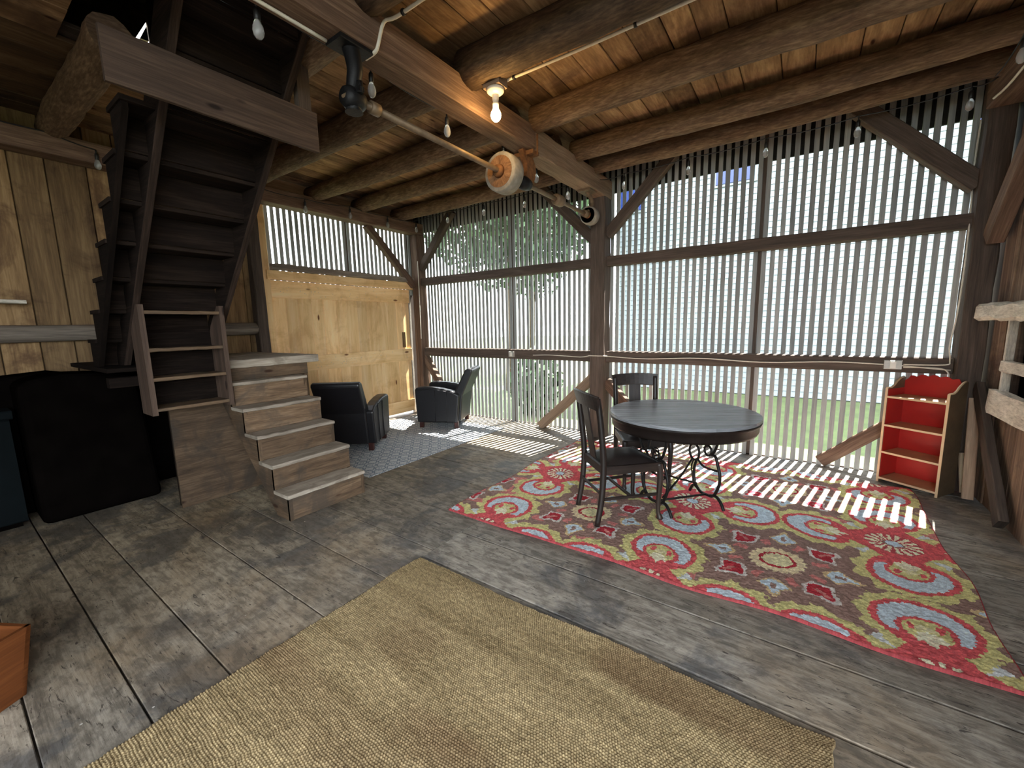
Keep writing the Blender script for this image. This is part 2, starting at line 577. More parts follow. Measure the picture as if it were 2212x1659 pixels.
def heightfield(name, x0, x1, y0, y1, nx, ny, height, colour, mat, edge=None, skirt=0.0):
    """a rug: a grid mesh with a height per vertex and a colour per cell, closed by a skirt to the floor"""
    xs = np.linspace(x0, x1, nx + 1); ys = np.linspace(y0, y1, ny + 1)
    X, Y = np.meshgrid(xs, ys)
    Z = height(X, Y)
    Z[0, :] = Z[-1, :] = 0.001
    Z[:, 0] = Z[:, -1] = 0.001
    cx, cy = (x0 + x1) / 2, (y0 + y1) / 2
    if edge is not None:
        DX, DY = edge(X, Y)
    else:
        DX = DY = 0
    V = np.stack([X - cx + DX, Y - cy + DY, Z], -1).reshape(-1, 3)
    i = np.arange(nx * ny)
    r, c = i // nx, i % nx
    a = r * (nx + 1) + c
    F = np.stack([a, a + 1, a + nx + 2, a + nx + 1], -1)
    me = bpy.data.meshes.new(name)
    me.vertices.add(len(V)); me.vertices.foreach_set('co', V.ravel())
    me.loops.add(F.size); me.loops.foreach_set('vertex_index', F.ravel())
    me.polygons.add(len(F)); me.polygons.foreach_set('loop_start', np.arange(0, F.size, 4))
    me.polygons.foreach_set('loop_total', np.full(len(F), 4))
    me.update(calc_edges=True)
    XC, YC = np.meshgrid((xs[:-1] + xs[1:]) / 2, (ys[:-1] + ys[1:]) / 2)
    C = colour(XC, YC).reshape(-1, 3)
    C4 = np.ones((len(F), 4)); C4[:, :3] = C
    at = me.attributes.new('pile', 'FLOAT_COLOR', 'FACE')
    at.data.foreach_set('color', C4.ravel().astype(np.float32))
    me.materials.append(mat)
    o = bpy.data.objects.new(name, me)
    COL.objects.link(o)
    o.location = (cx, cy, 0)
    return o


def vnoise(x, y, scale, seed=0):
    """value noise on arrays"""
    g = np.random.default_rng(seed).random((64, 64))
    u, v = np.asarray(x) * scale + 100.0, np.asarray(y) * scale + 100.0
    iu, iv = np.floor(u).astype(int), np.floor(v).astype(int)
    fu, fv = u - iu, v - iv
    fu = fu * fu * (3 - 2 * fu); fv = fv * fv * (3 - 2 * fv)
    G = lambda a, b: g[a % 64, b % 64]
    return (G(iu, iv) * (1 - fu) + G(iu + 1, iv) * fu) * (1 - fv) + (G(iu, iv + 1) * (1 - fu) + G(iu + 1, iv + 1) * fu) * fv


# ------------------------------------------------------------------ the setting
XL, XR, YB, YF, ZC = -5.6, 1.27, 5.17, -3.0, 3.40

# floor: wide planks running along the slatted wall, two sets meeting at a butt joint
mb = MB()
SEAM_A = [-3.0, -2.6, -2.2, -1.8, -1.4, -1.05, -0.7, -0.35, 0.05, 0.326, 0.597, 1.03, 1.43, 1.81, 2.30, 2.86, 3.25, 3.7, 4.15, 4.65, 5.25]
SEAM_B = [-3.0, -2.6, -2.2, -1.8, -1.35, -0.95, -0.5, -0.1, 0.35, 0.8, 1.28, 1.72, 2.105, 2.55, 2.95, 3.4, 3.85, 4.35, 4.8, 5.25]
for seams, x0, x1 in ((SEAM_A, -5.8, -1.966), (SEAM_B, -1.957, 1.45)):
    for a, b in zip(seams[:-1], seams[1:]):
        g = 0.002 + rnd.random() * 0.005
        mb.box(x0, x1, a + g, b - g, -0.05, -0.0005 - rnd.random() * 0.003, 'x', ch=0.003)
mb.box(-5.9, 1.5, -3.1, 5.3, -0.12, -0.06, 'x', tone=0.0)
struct(mb, 'floor', M['floor'])

# ceiling planks run across the logs; the stairwell is left open
mb = MB()
x = -5.62
OX0, OX1, OY0, OY1 = -3.95, -2.3, 0.75, 1.6
while x < 1.45:
    w = 0.15 + rnd.random() * 0.12
    x1 = min(x + w, 1.5)
    tone = rnd.random()
    g = 0.003
    z0 = ZC + rnd.random() * 0.008
    if x1 > OX0 and x < OX1:
        mb.box(x + g, x1 - g, YF - .1, OY0, z0, z0 + .03, 'y', tone=tone)
        mb.box(x + g, x1 - g, OY1, YB + .02, z0, z0 + .03, 'y', tone=tone)
    elif x1 <= OX0:      # shade over the corner by the stairs, put into a darker plank tone
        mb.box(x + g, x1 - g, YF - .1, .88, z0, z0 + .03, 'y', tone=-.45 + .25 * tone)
        mb.box(x + g, x1 - g, .883, YB + .02, z0, z0 + .03, 'y', tone=tone)
    else:
        mb.box(x + g, x1 - g, YF - .1, YB + .02, z0, z0 + .03, 'y', tone=tone)
    x = x1
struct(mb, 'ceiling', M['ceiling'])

# upper deck above the planks and the roof with its overhang: no light leaks through the seams
mb = MB()
for (a, b, c, d) in ((-5.75, OX0, YF - .1, YB), (OX1, 1.5, YF - .1, YB), (OX0, OX1, YF - .1, OY0), (OX0, OX1, OY1, YB)):
    mb.box(a, b, c, d, ZC + .042, ZC + .07, 'y', tone=.3)
struct(mb, 'trim_1', M['timber_dark'])
mb = MB()
RN = Vector((0, -0.62, 0.785))
mb.bar((-2.1, 5.66, 3.26), (-2.1, 1.0, 6.25), 8.2, 0.05, tone=.4)
mb.bar((-2.1, -3.6, 3.3), (-2.1, 1.03, 6.27), 8.2, 0.05, tone=.4)
struct(mb, 'roof', M['roof'])
for nm, xx in (('gable_wall_west', -5.72), ('gable_wall_east', 1.42)):
    mb = MB()
    if xx < 0:
        # a triangular chink of daylight high in the gable boards
        T = [(1.745, 4.66), (1.635, 4.45), (1.75, 4.46)]
        I = [(1.738, 4.61), (1.672, 4.468), (1.742, 4.475)]
        mb.plate([(-3.5, 3.44), (1.62, 3.44), (1.62, 5.86), (1.0, 6.25)], (xx, 0, 0), (0, 1, 0), (0, 0, 1), .03)
        mb.plate([(1.76, 3.44), (5.3, 3.44), (1.76, 5.72)], (xx, 0, 0), (0, 1, 0), (0, 0, 1), .03)
        mb.plate([(1.62, 3.44), (1.76, 3.44), (1.76, 4.455), (1.62, 4.44)], (xx, 0, 0), (0, 1, 0), (0, 0, 1), .03)
        mb.plate([(1.62, 4.44), (1.635, 4.45), (1.745, 4.66), (1.745, 5.73), (1.62, 5.82)], (xx, 0, 0), (0, 1, 0), (0, 0, 1), .03)
        mb.plate([(1.75, 4.46), (1.76, 4.455), (1.76, 5.72), (1.745, 5.73), (1.745, 4.66)], (xx, 0, 0), (0, 1, 0), (0, 0, 1), .03)
        mb.plate(I, (xx, 0, 0), (0, 1, 0), (0, 0, 1), .03)
    else:
        mb.plate([(-3.5, 3.44), (5.3, 3.44), (1.0, 6.25)], (xx, 0, 0), (0, 1, 0), (0, 0, 1), .03)
    struct(mb, nm, M['boards'])

# slatted back wall
PIT, SW = 0.0757, 0.043
mb = MB()
x = -5.52
i = 0
while x < 1.09:
    jit = (rnd.random() - .5) * .004
    w = SW + (rnd.random() - .5) * .004
    mb.box(x + jit - w / 2, x + jit + w / 2, YB, YB + .018, -.06, 3.50, 'z', ch=.002)
    x += PIT
struct(mb, 'wall_back', M['slat'])
# studs outside the slats
mb = MB()
for xs, w in ((-3.62, .07), (-0.40, .075)):
    mb.box(xs - w / 2, xs + w / 2, YB + .02, YB + .1, -.1, 3.5, 'z')
mb.box(-5.7, 1.3, YB + .02, YB + .06, -.12, 0.012, 'x')
mb.box(-5.7, 1.3, YB + .03, YB + .055, 3.10, 3.5, 'x', tone=-.6)
struct(mb, 'trim_2', M['timber_dark'])

# left wall: boards, then the pine door bay with slats above
mb = MB()
y = YF
while y < 2.5:
    w = 0.2 + rnd.random() * .12
    y1 = min(y + w, 2.52)
    if 2.52 - y1 < .1: y1 = 2.52
    mb.box(XL - .03, XL - rnd.random() * .008, y + .004, y1 - .004, -.05, ZC + .03, 'z')
    y = y1
mb.box(XL - .08, XL - .045, YF, 2.52, -.05, 3.45, 'z', tone=0)
struct(mb, 'wall_left', M['boards'])
mb = MB()
y = 2.66
while y < 5.0:
    w = .047
    mb.box(XL - .03, XL - .012, y, y + w, 2.05, 3.45, 'z', ch=.002)
    y += .0772
struct(mb, 'wall_left_slats', M['slat'])
mb = MB()
mb.box(XL - .1, XL - .03, 3.79, 3.86, 2.0, 3.5, 'z')
struct(mb, 'trim_3', M['timber_dark'])
# pale lining board above the plate
mb = MB()
mb.box(XL - .006, XL + .018, 2.5, 5.1, 3.2, ZC - .002, 'y', tone=.7)
struct(mb, 'trim_4', M['timber_light'])

# pine door bay
door = thing('door_1', 'new pine board door with nailed rails', None, (XL, 3.75, 0))
door['kind'] = 'structure'
del door['label']
mb = MB()
y = 2.66
for w in (.17, .165, .19, .17, .2, .165, .19, .17, .2, .18, .19, .2, .2, .18):
    y1 = min(y + w, 4.93)
    if y1 - y > .02:
        mb.box(XL - .05, XL - .025, y + .0015, y1 - .0015, .03, 2.14, 'z')
    y = y1
mb.build('door_panel', M['pine'], door)
for z0, z1, xx in ((1.915, 2.135, .0), (.925, 1.135, .0), (.03, .235, .0)):
    mb = MB(); mb.box(XL - .025, XL, 2.64, 4.93, z0, z1, 'y', ch=.003); mb.build('door_rail', M['pine'], door)
mb = MB()
for z0, z1 in ((1.915, 2.135), (.925, 1.135)):
    for q in range(46):
        yy = 2.72 + rnd.random() * 2.15; zz = z0 + .03 + rnd.random() * (z1 - z0 - .06)
        mb.lathe([(0.0, 0.003), (.004, .002), (.004, -.002)], (XL, yy, zz), 'x', 6)
mb.build('nail_heads', M['box_metal'], door)
mb = MB(); mb.box(XL - .024, XL - .006, 4.75, 4.81, 1.16, 1.42, 'z'); mb.build('latch_block', M['boards'], door)
mb = MB(); mb.box(XL - .06, XL + .02, 2.52, 2.645, 0, 3.06, 'z', tone=.6)
struct(mb, 'door_1_jamb', M['pine'])
mb = MB(); mb.box(XL - .04, XL + .045, 2.6, 5.09, 2.142, 2.257, 'y', tone=.75)
struct(mb, 'door_1_header', M['pine'])
mb = MB(); mb.box(XL - .03, XL - .01, 4.932, 4.97, 0, 2.16, 'z')
struct(mb, 'door_1_edge', M['limewash'])
mb = MB(); mb.box(XL - .07, XL - .035, 4.94, 5.2, 0, 3.45, 'z', tone=.2)
struct(mb, 'trim_5', M['timber_dark'])

# right wall with a dark window opening
mb = MB()
y = 0.3          # unseen nearer part left out, an invented opening to let daylight in
while y < 5.2:
    w = 0.16 + rnd.random() * .1
    y1 = min(y + w, 5.2)
    x0 = XR + rnd.random() * .012
    if y1 > 3.0 and y < 4.6:
        mb.box(x0, x0 + .03, y + .003, y1 - .003, -.05, .84, 'z')
        mb.box(x0, x0 + .03, y + .003, y1 - .003, 1.5, 3.45, 'z')
    else:
        mb.box(x0, x0 + .03, y + .003, y1 - .003, -.05, 3.45, 'z')
    y = y1
mb.box(XR + .045, XR + .08, .3, 2.99, -.05, 3.5, 'z', tone=0)
mb.box(XR + .045, XR + .08, 4.62, 5.2, -.05, 3.5, 'z', tone=0)
mb.box(XR + .045, XR + .08, 2.99, 4.62, -.05, .84, 'z', tone=0)
mb.box(XR + .045, XR + .08, 2.99, 4.62, 1.5, 3.5, 'z', tone=0)
struct(mb, 'wall_right', M['boards_right'])
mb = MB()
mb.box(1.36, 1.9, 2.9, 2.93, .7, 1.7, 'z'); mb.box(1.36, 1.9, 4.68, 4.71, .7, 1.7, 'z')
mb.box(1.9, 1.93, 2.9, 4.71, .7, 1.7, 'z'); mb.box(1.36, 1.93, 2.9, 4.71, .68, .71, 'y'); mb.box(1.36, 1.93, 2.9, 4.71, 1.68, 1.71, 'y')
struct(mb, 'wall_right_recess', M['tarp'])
win = thing('window_1', 'x', None, (XR, 4.0, .8)); win['kind'] = 'structure'; del win['label']
mb = MB(); mb.box(XR - .045, XR + .02, 3.0, 4.72, .74, .925, 'y', rough=.008, n=12, tone=.8); mb.build('window_sill', M['limewash'], win)
mb = MB(); mb.box(XR - .03, XR + .02, 3.0, 4.63, 1.08, 1.16, 'y', rough=.006, n=12, tone=.7); mb.build('window_bar', M['limewash'], win)
mb = MB(); mb.box(XR - .02, XR + .03, 4.6, 4.625, .92, 1.5, 'z', tone=.9); mb.build('window_jamb', M['limewash'], win)

# wall behind the camera: boards beside an invented opening that brings daylight in
mb = MB()
x = XL
while x < XR:
    x1 = min(x + .25, XR)
    if x1 < -0.9:
        mb.box(x + .003, x1 - .003, YF - .03, YF, -.05, 3.5, 'z')
    else:
        mb.box(x + .003, x1 - .003, YF - .03, YF, 3.2, 3.5, 'z')
    x = x1
struct(mb, 'wall_front', M['boards'])

# ------------------------------------------------------------------ timbers
def timber(name, p0, p1, w, h, mat, label, cat, up=(0, 0, 1), group=None, rough=.006, n=14, ch=.008, tone=None):
    m = MB(); m.bar(p0, p1, w, h, up=up, rough=rough, n=n, ch=ch, tone=tone)
    return m.build(name, M[mat], label=label, cat=cat, group=group)


def bx(name, x0, x1, y0, y1, z0, z1, along, mat, label, cat, rough=.006, n=14, tone=None, group=None):
    m = MB(); m.box(x0, x1, y0, y1, z0, z1, along, rough=rough, n=n, ch=.008, tone=tone)
    return m.build(name, M[mat], label=label, cat=cat, group=group)


bx('timber_post', -2.24, -2.05, 4.955, 5.16, 0, 3.04, 'z', 'timber_dark', 'thick brown timber post in the middle of the slatted wall, behind the dining chairs', 'post', tone=.75)
bx('timber_post', 1.085, 1.24, 4.96, 5.16, 0, 3.4, 'z', 'timber_dark', 'tall dark timber post in the corner behind the red bookshelf', 'post', tone=.5)
bx('timber_post', -5.56, -5.40, 4.98, 5.16, 0, 3.04, 'z', 'timber', 'weathered timber post in the corner between the pine door and the slats', 'post', tone=.5)

timber('tie_beam', (-2.145, -3.0, 3.14), (-2.145, 3.36, 3.14), .19, .2, 'timber', 'long rough-sawn tie beam overhead that the lit bulb hangs beside', 'beam', tone=.75)
timber('tie_beam', (-2.145, 3.365, 3.13), (-2.145, 5.16, 3.13), .2, .22, 'timber_light', 'short pale tie beam end resting on the middle timber post', 'beam', tone=.45)
timber('tie_beam', (1.16, -3.0, 3.17), (1.16, 4.955, 3.17), .2, .2, 'timber', 'brown tie beam along the top of the wall with the whitewashed rail', 'beam', tone=.6)
timber('wall_plate', (-5.5, -3.0, 3.135), (-5.5, 5.14, 3.135), .2, .18, 'timber', 'square brown wall plate over the pine door, carrying the log joists', 'beam', tone=.85)

GJ = None
JB = 'round log joist under the plank ceiling, '
JZ = 3.295
def joist(x0, x1, y, r0, r1, label, z=JZ, mat='log', tone=None):
    m = MB(); m.log((x0, y, z), (x1, y, z), r0, r1, tone=tone)
    return m.build('ceiling_joist', M[mat], label=label, cat='joist')

joist(-5.55, -2.16, 4.68, .098, .10, 'log joist closest to the slats, running from the pine door corner to the middle post', tone=.5)
joist(-5.55, -2.16, 3.97, .10, .105, 'second log joist out from the slats, passing behind the big wooden pulley', tone=.55)
joist(-5.55, -2.2, 3.27, .10, .115, 'third log joist out from the slats, on the armchair side of the tie beam', tone=.5)
joist(-5.55, -2.2, 2.47, .12, .13, 'thick dark log joist just beyond the end of the stairwell board', tone=.2)
joist(-5.55, -2.2, 1.69, .10, .11, 'log joist above the stairs, cut off by the stringer and the small strut', tone=.55)
joist(-5.55, -3.55, .90, .105, .11, 'pale log joist above the grey wall plate behind the stairwell board', tone=.55)
joist(-5.55, -2.2, -.6, .10, .10, 'log joist above the dark corner beyond the steps', tone=.2)
joist(-2.09, 1.25, 4.68, .10, .095, 'log joist closest to the slats over the table, with the bulb string under it', tone=.45)
joist(-2.09, 1.25, 4.20, .105, .10, 'second log joist over the table, beside the one with the bulb string', tone=.5)
joist(-2.06, 1.25, 3.37, .11, .12, 'stout brown log joist joining the tie beam beyond the lit bulb', tone=.5)
joist(-2.08, 1.25, 2.47, .125, .12, 'dark barky log joist with the lit bulb fixed at its notched end', tone=-.15)
joist(-2.06, 1.25, 1.62, .11, .12, 'dark log joist with a white conduit bent along its side', tone=-.15)

# girts, sill and braces of the slatted wall
GY0, GY1 = 5.035, 5.165
for x0, x1, z0, z1, lb in (
        (-5.40, -2.25, 2.205, 2.325, 'dark upper rail across the slats behind the armchairs'),
        (-2.05, 1.085, 2.205, 2.325, 'dark upper rail across the slats high above the round table'),
        (-5.40, -2.25, 1.0, 1.14, 'mid-height rail across the slats behind the armchairs, with a small outlet'),
        (-2.05, 1.085, 1.0, 1.14, 'mid-height rail with a white cable across the slats behind the round table')):
    bx('wall_rail', x0, x1, GY0, GY1, z0, z1, 'x', 'timber_dark', lb, 'rail', rough=.004, tone=.6)


def brace(p0, p1, w, th, lb, mat='timber_dark', up=(0, 1, 0), tone=None):
    m = MB(); m.bar(p0, p1, w, th, up=up, rough=.004, n=6, ch=.006, tone=tone)
    m.build('diagonal_brace', M[mat], label=lb, cat='brace')


brace((-2.06, 5.07, 2.58), (-1.28, 5.07, 3.36), .12, .1, 'dark brace from the middle post up towards the log joist over the table')
brace((.28, 5.07, 3.36), (1.10, 5.07, 2.54), .14, .1, 'dark upper brace leaning onto the post behind the bookshelf')
brace((-2.23, 5.07, 2.55), (-3.02, 5.07, 3.34), .13, .1, 'dark brace behind the small end pulley, on the armchair side of the middle post')
brace((-5.41, 5.07, 2.48), (-4.65, 5.07, 3.3), .11, .1, 'upper brace across the slats by the pine door corner post')
brace((-2.22, 5.08, .80), (-3.06, 5.08, .02), .12, .1, 'brown low brace from the middle post to the floor, towards the armchairs', 'timber_light', tone=.25)
brace((-2.06, 5.08, .74), (-1.36, 5.08, .03), .12, .1, 'low brace from the middle post to the floor, seen through the far chair', 'timber', tone=.6)
brace((1.08, 5.148, .80), (.24, 5.148, .04), .12, .03, 'brown low brace running to the floor behind the red bookshelf', 'timber', tone=.9)
brace((-5.42, 5.08, .98), (-4.75, 5.08, .04), .11, .1, 'low brace in the corner behind the turned armchair', 'timber', tone=.6)
brace((-5.53, 4.98, 2.20), (-5.53, 4.10, 3.05), .1, .1, 'short brace across the slats above the pine door', 'timber', up=(1, 0, 0), tone=.5)
brace((1.19, 4.93, 2.1), (1.19, 4.0, 3.07), .15, .1, 'brown brace from the corner post up to the tie beam over the whitewashed rail', 'timber', up=(1, 0, 0), tone=.7)
brace((1.225, 4.93, .92), (1.225, 4.14, .05), .13, .05, 'dark low brace leaning against the boards under the window', 'timber_dark', up=(1, 0, 0), tone=.3)
brace((-5.5, .25, 2.6), (-5.5, -.2, 3.05), .1, .1, 'short pale brace under the wall plate in the dim corner', 'timber', up=(1, 0, 0), tone=.9)
m = MB(); m.bar((1.19, 4.70, .02), (1.21, 4.92, .82), .07, .02, up=(0, 1, 0), tone=.9)
m.build('loose_board', M['timber_light'], label='narrow pale board standing between the bookshelf and the dark low brace', cat='board')

# log rails
m = MB(); m.log((XL + .06, -3, 1.52), (XL + .06, 2.47, 1.525), .075, .075, n=12, wob=.06); m.build('log_rail', M['log_grey'], label='grey log rail along the dim board wall, ending beside the pine door', cat='rail')
m = MB(); m.bar((1.20, .3, 1.52), (1.20, 4.93, 1.525), .1, .13, rough=.012, n=40, ch=.03, tone=.85); m.build('log_rail', M['limewash'], label='whitewashed rail sticking out past the corner post above the window', cat='rail')
bx('log_rail', -5.58, -5.5, 2.65, 5.0, 2.258, 2.335, 'y', 'log_grey', 'thin grey half-log sill under the slats above the pine door', 'rail', tone=.4, rough=.01, n=30)
bx('timber_stud', -5.58, -5.46, 2.395, 2.515, 0, 3.04, 'z', 'timber_dark', 'dark stud beside the pine door jamb, behind the landing', 'stud', tone=.3)
bx('shelf_bracket', -5.58, -5.44, .2, .56, 1.77, 1.80, 'y', 'limewash', 'short white board fixed on the dim board wall above the grey log rail', 'bracket', rough=.002, n=3, tone=.9)

# ------------------------------------------------------------------ lower flight of steps and landing
st = thing('lower_stairs', 'flight of six worn wooden steps rising from the floor to a landing beside the armchairs', 'stairs', (-3.7, 1.83, 0))
for i in range(5):
    xn, z = -3.2 - .21 * i, .21 * (i + 1)
    y1 = 2.175 + .005 * (i % 2)
    mb = MB(); mb.box(xn - .235, xn, 1.485, y1, z - .03, z, 'y', rough=.004, n=10, ch=.008, tone=.4 + rnd.random() * .5); mb.build('tread', M['tread'], st)
    mb = MB(); mb.box(xn - .035, xn - .012, 1.49, y1 - .005, z - .21 + (.0 if i == 0 else 0), z - .03, 'y', n=6, rough=.002, tone=rnd.random()); mb.build('riser', M['stair'], st)
mb = MB(); mb.box(-4.22, -4.195, 1.49, 2.27, 1.05, 1.165, 'y', tone=.4); mb.build('riser', M['stair'], st)
zig = []
for i in range(5):
    zig += [(-3.212 - .21 * i, .21 * i if i else 0.0), (-3.212 - .21 * i, .21 * (i + 1) - .03)]
zig += [(-4.25, 1.02), (-4.25, .86), (-3.42, 0.0)]
for yy in (1.505, 2.155):
    mb = MB(); mb.plate(zig, (0, yy, 0), (1, 0, 0), (0, 0, 1), .03, tone=.15); mb.build('stringer', M['stair'], st)

ld = thing('stair_landing', 'plank landing at the top of the lower steps, against the pine door bay', 'landing', (-4.9, 1.6, 0))
mb = MB()
x = -5.56
for x1 in (-5.25, -4.92, -4.6, -4.38, -4.17):
    mb.box(x + .002, x1 - .002, 1.495, 2.385 if x1 > -4.5 else 2.38, 1.165 if x1 > -4.3 else 1.205, 1.238, 'y', rough=.003, n=10, tone=.3 + .5 * rnd.random())
    x = x1
mb.build('deck', M['tread'], ld)
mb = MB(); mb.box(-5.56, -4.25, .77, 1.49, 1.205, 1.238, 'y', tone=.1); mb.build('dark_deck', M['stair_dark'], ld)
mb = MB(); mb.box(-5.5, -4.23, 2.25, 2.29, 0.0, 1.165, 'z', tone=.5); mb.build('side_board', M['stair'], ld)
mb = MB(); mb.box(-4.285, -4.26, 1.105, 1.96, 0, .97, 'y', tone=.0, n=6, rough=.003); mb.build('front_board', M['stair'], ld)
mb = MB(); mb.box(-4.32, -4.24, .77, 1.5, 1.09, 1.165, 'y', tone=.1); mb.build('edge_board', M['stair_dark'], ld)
for (px, py) in ((-4.33, 1.16), (-4.33, 2.2)):
    mb = MB(); mb.box(px - .04, px + .04, py - .04, py + .04, 0, 1.165, 'z', tone=.1); mb.build('leg', M['stair_dark'], ld)

# upper flight, seen from beneath
us = thing('upper_stairs', 'steep dark open-backed stairs climbing from the landing up into the stairwell', 'stairs', (-3.9, 1.15, 1.238))
ul = lambda x: 1.638 + (x + 4.146)          # underside line
nl = [(-4.96 + .235 * k, 1.238 + .22 * k) for k in range(0, 11)]
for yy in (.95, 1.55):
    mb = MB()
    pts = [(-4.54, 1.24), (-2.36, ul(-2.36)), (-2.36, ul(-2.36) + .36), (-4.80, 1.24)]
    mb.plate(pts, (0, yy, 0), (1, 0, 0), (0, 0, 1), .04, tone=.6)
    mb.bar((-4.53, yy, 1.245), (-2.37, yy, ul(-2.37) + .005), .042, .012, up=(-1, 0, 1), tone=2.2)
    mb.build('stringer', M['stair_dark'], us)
zz = [(-4.54, 1.24), (-2.36, ul(-2.36))]
pr = []
for k in range(1, 8):
    xk, zk = nl[k]
    pr += [(xk, zk - .22), (xk, zk)]
pr += [(-3.1, nl[7][1])]
poly = [(-4.56, 1.24)] + [(-3.1, ul(-3.1) + .03)] + pr[::-1]
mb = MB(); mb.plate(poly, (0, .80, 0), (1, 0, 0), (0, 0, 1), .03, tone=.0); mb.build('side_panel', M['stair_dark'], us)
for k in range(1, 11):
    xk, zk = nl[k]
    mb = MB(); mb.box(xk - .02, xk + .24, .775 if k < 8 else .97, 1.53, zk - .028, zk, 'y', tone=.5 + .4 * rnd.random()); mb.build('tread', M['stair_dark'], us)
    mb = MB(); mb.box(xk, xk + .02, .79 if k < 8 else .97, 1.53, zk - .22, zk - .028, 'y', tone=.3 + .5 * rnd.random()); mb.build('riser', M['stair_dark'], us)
hb = thing('stairwell_board', 'long horizontal board hung across the stairs on a short strut', 'board', (-2.75, 1.2, 2.68))
mb = MB(); mb.box(-2.765, -2.735, .65, 1.70, 2.675, 2.92, 'y', tone=.55, n=8, rough=.003); mb.build('board', M['board_dark'], hb)
mb = MB(); mb.box(-2.82, -2.77, 1.60, 1.69, 2.7, 3.21, 'z', tone=.4); mb.build('strut', M['timber_dark'], hb)

# shelf box hung beside the steps
sb = thing('open_shelf', 'rough wooden open shelf box with four boards, hung beside the steps under the dark stairs', 'shelf', (-4.12, 1.2, .87))
for yy in (.955, 1.475):
    mb = MB(); mb.plate([(.87, .24), (.87, 0), (1.71, 0), (1.71, .045), (1.55, .21), (1.5, .24)], (-4.0, yy, 0), (0, 0, 1), (-1, 0, 0), .035, tone=.8); mb.build('side', M['board_dark'], sb)
for zz_ in (1.655, 1.37, 1.145, .91):
    mb = MB(); mb.box(-4.235 if zz_ < 1.5 else -4.07, -4.003, .973, 1.457, zz_ - .014, zz_ + .012, 'y', tone=.5, rough=.003, n=8); mb.build('shelf_board', M['stair'], sb)
mb = MB(); mb.box(-4.253, -4.241, .95, 1.48, .88, 1.50, 'y', tone=.2); mb.build('back_panel', M['stair_dark'], sb)

# dark things in the corner beyond the steps
m = MB()
pts = [(.37, 0), (.36, 1.13), (.47, 1.17), (.6, 1.19), (.72, 1.185), (.90, 1.17), (1.06, 1.12), (1.12, 0)]
m.plate(pts, (-5.03, 0, 0), (0, 1, 0), (0, 0, 1), .46)
m.plate([(-.7, 0), (-.7, 1.05), (-.2, 1.14), (.2, 1.16), (.6, 1.19), (.74, 1.16), (2.15, 1.13), (2.18, 0)], (-5.4, 0, 0), (0, 1, 0), (0, 0, 1), .32)  # rear slab runs on under the landing, black in place of shade there
m.build('tarp_heap', M['tarp'], label='tall black tarp-covered heap in the dark corner, extended as painted shade under the landing', cat='tarp', bevel=.05)
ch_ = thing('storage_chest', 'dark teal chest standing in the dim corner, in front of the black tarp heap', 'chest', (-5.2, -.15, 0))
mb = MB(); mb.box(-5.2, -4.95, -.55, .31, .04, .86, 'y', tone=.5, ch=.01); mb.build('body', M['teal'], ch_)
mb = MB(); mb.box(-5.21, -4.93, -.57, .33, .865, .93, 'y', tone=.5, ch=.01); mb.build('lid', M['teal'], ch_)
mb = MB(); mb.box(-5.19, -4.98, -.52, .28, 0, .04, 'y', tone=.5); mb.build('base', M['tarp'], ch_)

# tapered wooden crate at the edge of the floor
cr = thing('wooden_crate', 'orange stained tapered wooden crate on the floor by the jute rug', 'crate', (-2.575, .112, 0), math.radians(30))
def wall_q(a0, a1, b0, b1, th, inward):
    """slanted board between bottom edge a0-a1 and top edge b0-b1"""
    m = MB()
    A = [Vector(a0), Vector(a1), Vector(b1), Vector(b0)]
    n_ = Vector(inward) * th
    vs = A + [p + n_ for p in A]
    m.v = vs
    for q in ((0, 1, 2, 3), (7, 6, 5, 4), (0, 4, 5, 1), (1, 5, 6, 2), (2, 6, 7, 3), (3, 7, 4, 0)):
        m.face(q, tuple(((vs[i] - vs[0]).dot((vs[1] - vs[0]).normalized()), vs[i].z) for i in q), .5)
    return m
CW, CD, CH, TP = .50, .42, .30, .035
c0 = [(0 - TP, 0 - TP, 0), (-CW + TP, -TP, 0), (-CW + TP, -CD + TP, 0), (-TP, -CD + TP, 0)]
c1 = [(0, 0, CH), (-CW, 0, CH), (-CW, -CD, CH), (0, -CD, CH)]
inw = [(0, -1, 0), (1, 0, 0), (0, 1, 0), (-1, 0, 0)]
for q in range(4):
    wall_q(c0[q], c0[(q + 1) % 4], c1[q], c1[(q + 1) % 4], .016, inw[q]).build('side', M['orange_wood'], cr, world=False)
mb = MB(); mb.box(-CW + TP + .01, -TP - .01, -CD + TP + .01, -TP - .01, .004, .016, 'x'); mb.build('bottom', M['orange_wood'], cr, world=False)

# ------------------------------------------------------------------ rugs
def jute_h(X, Y):
    row = (Y - .0) / .0098
    ir = np.floor(row)
    a = np.abs(np.sin(PI * row))
    col = X / .0118 + (ir % 2) * .5 + vnoise(X, Y, 6, 3) * .8
    b = .55 + .45 * np.cos(2 * PI * col)
    n = vnoise(X, Y, 60, 4)
    return .004 + .0085 * (a ** .6) * (.3 + .7 * b) * (.75 + .5 * n) + .002 * vnoise(X, Y, 5, 9)


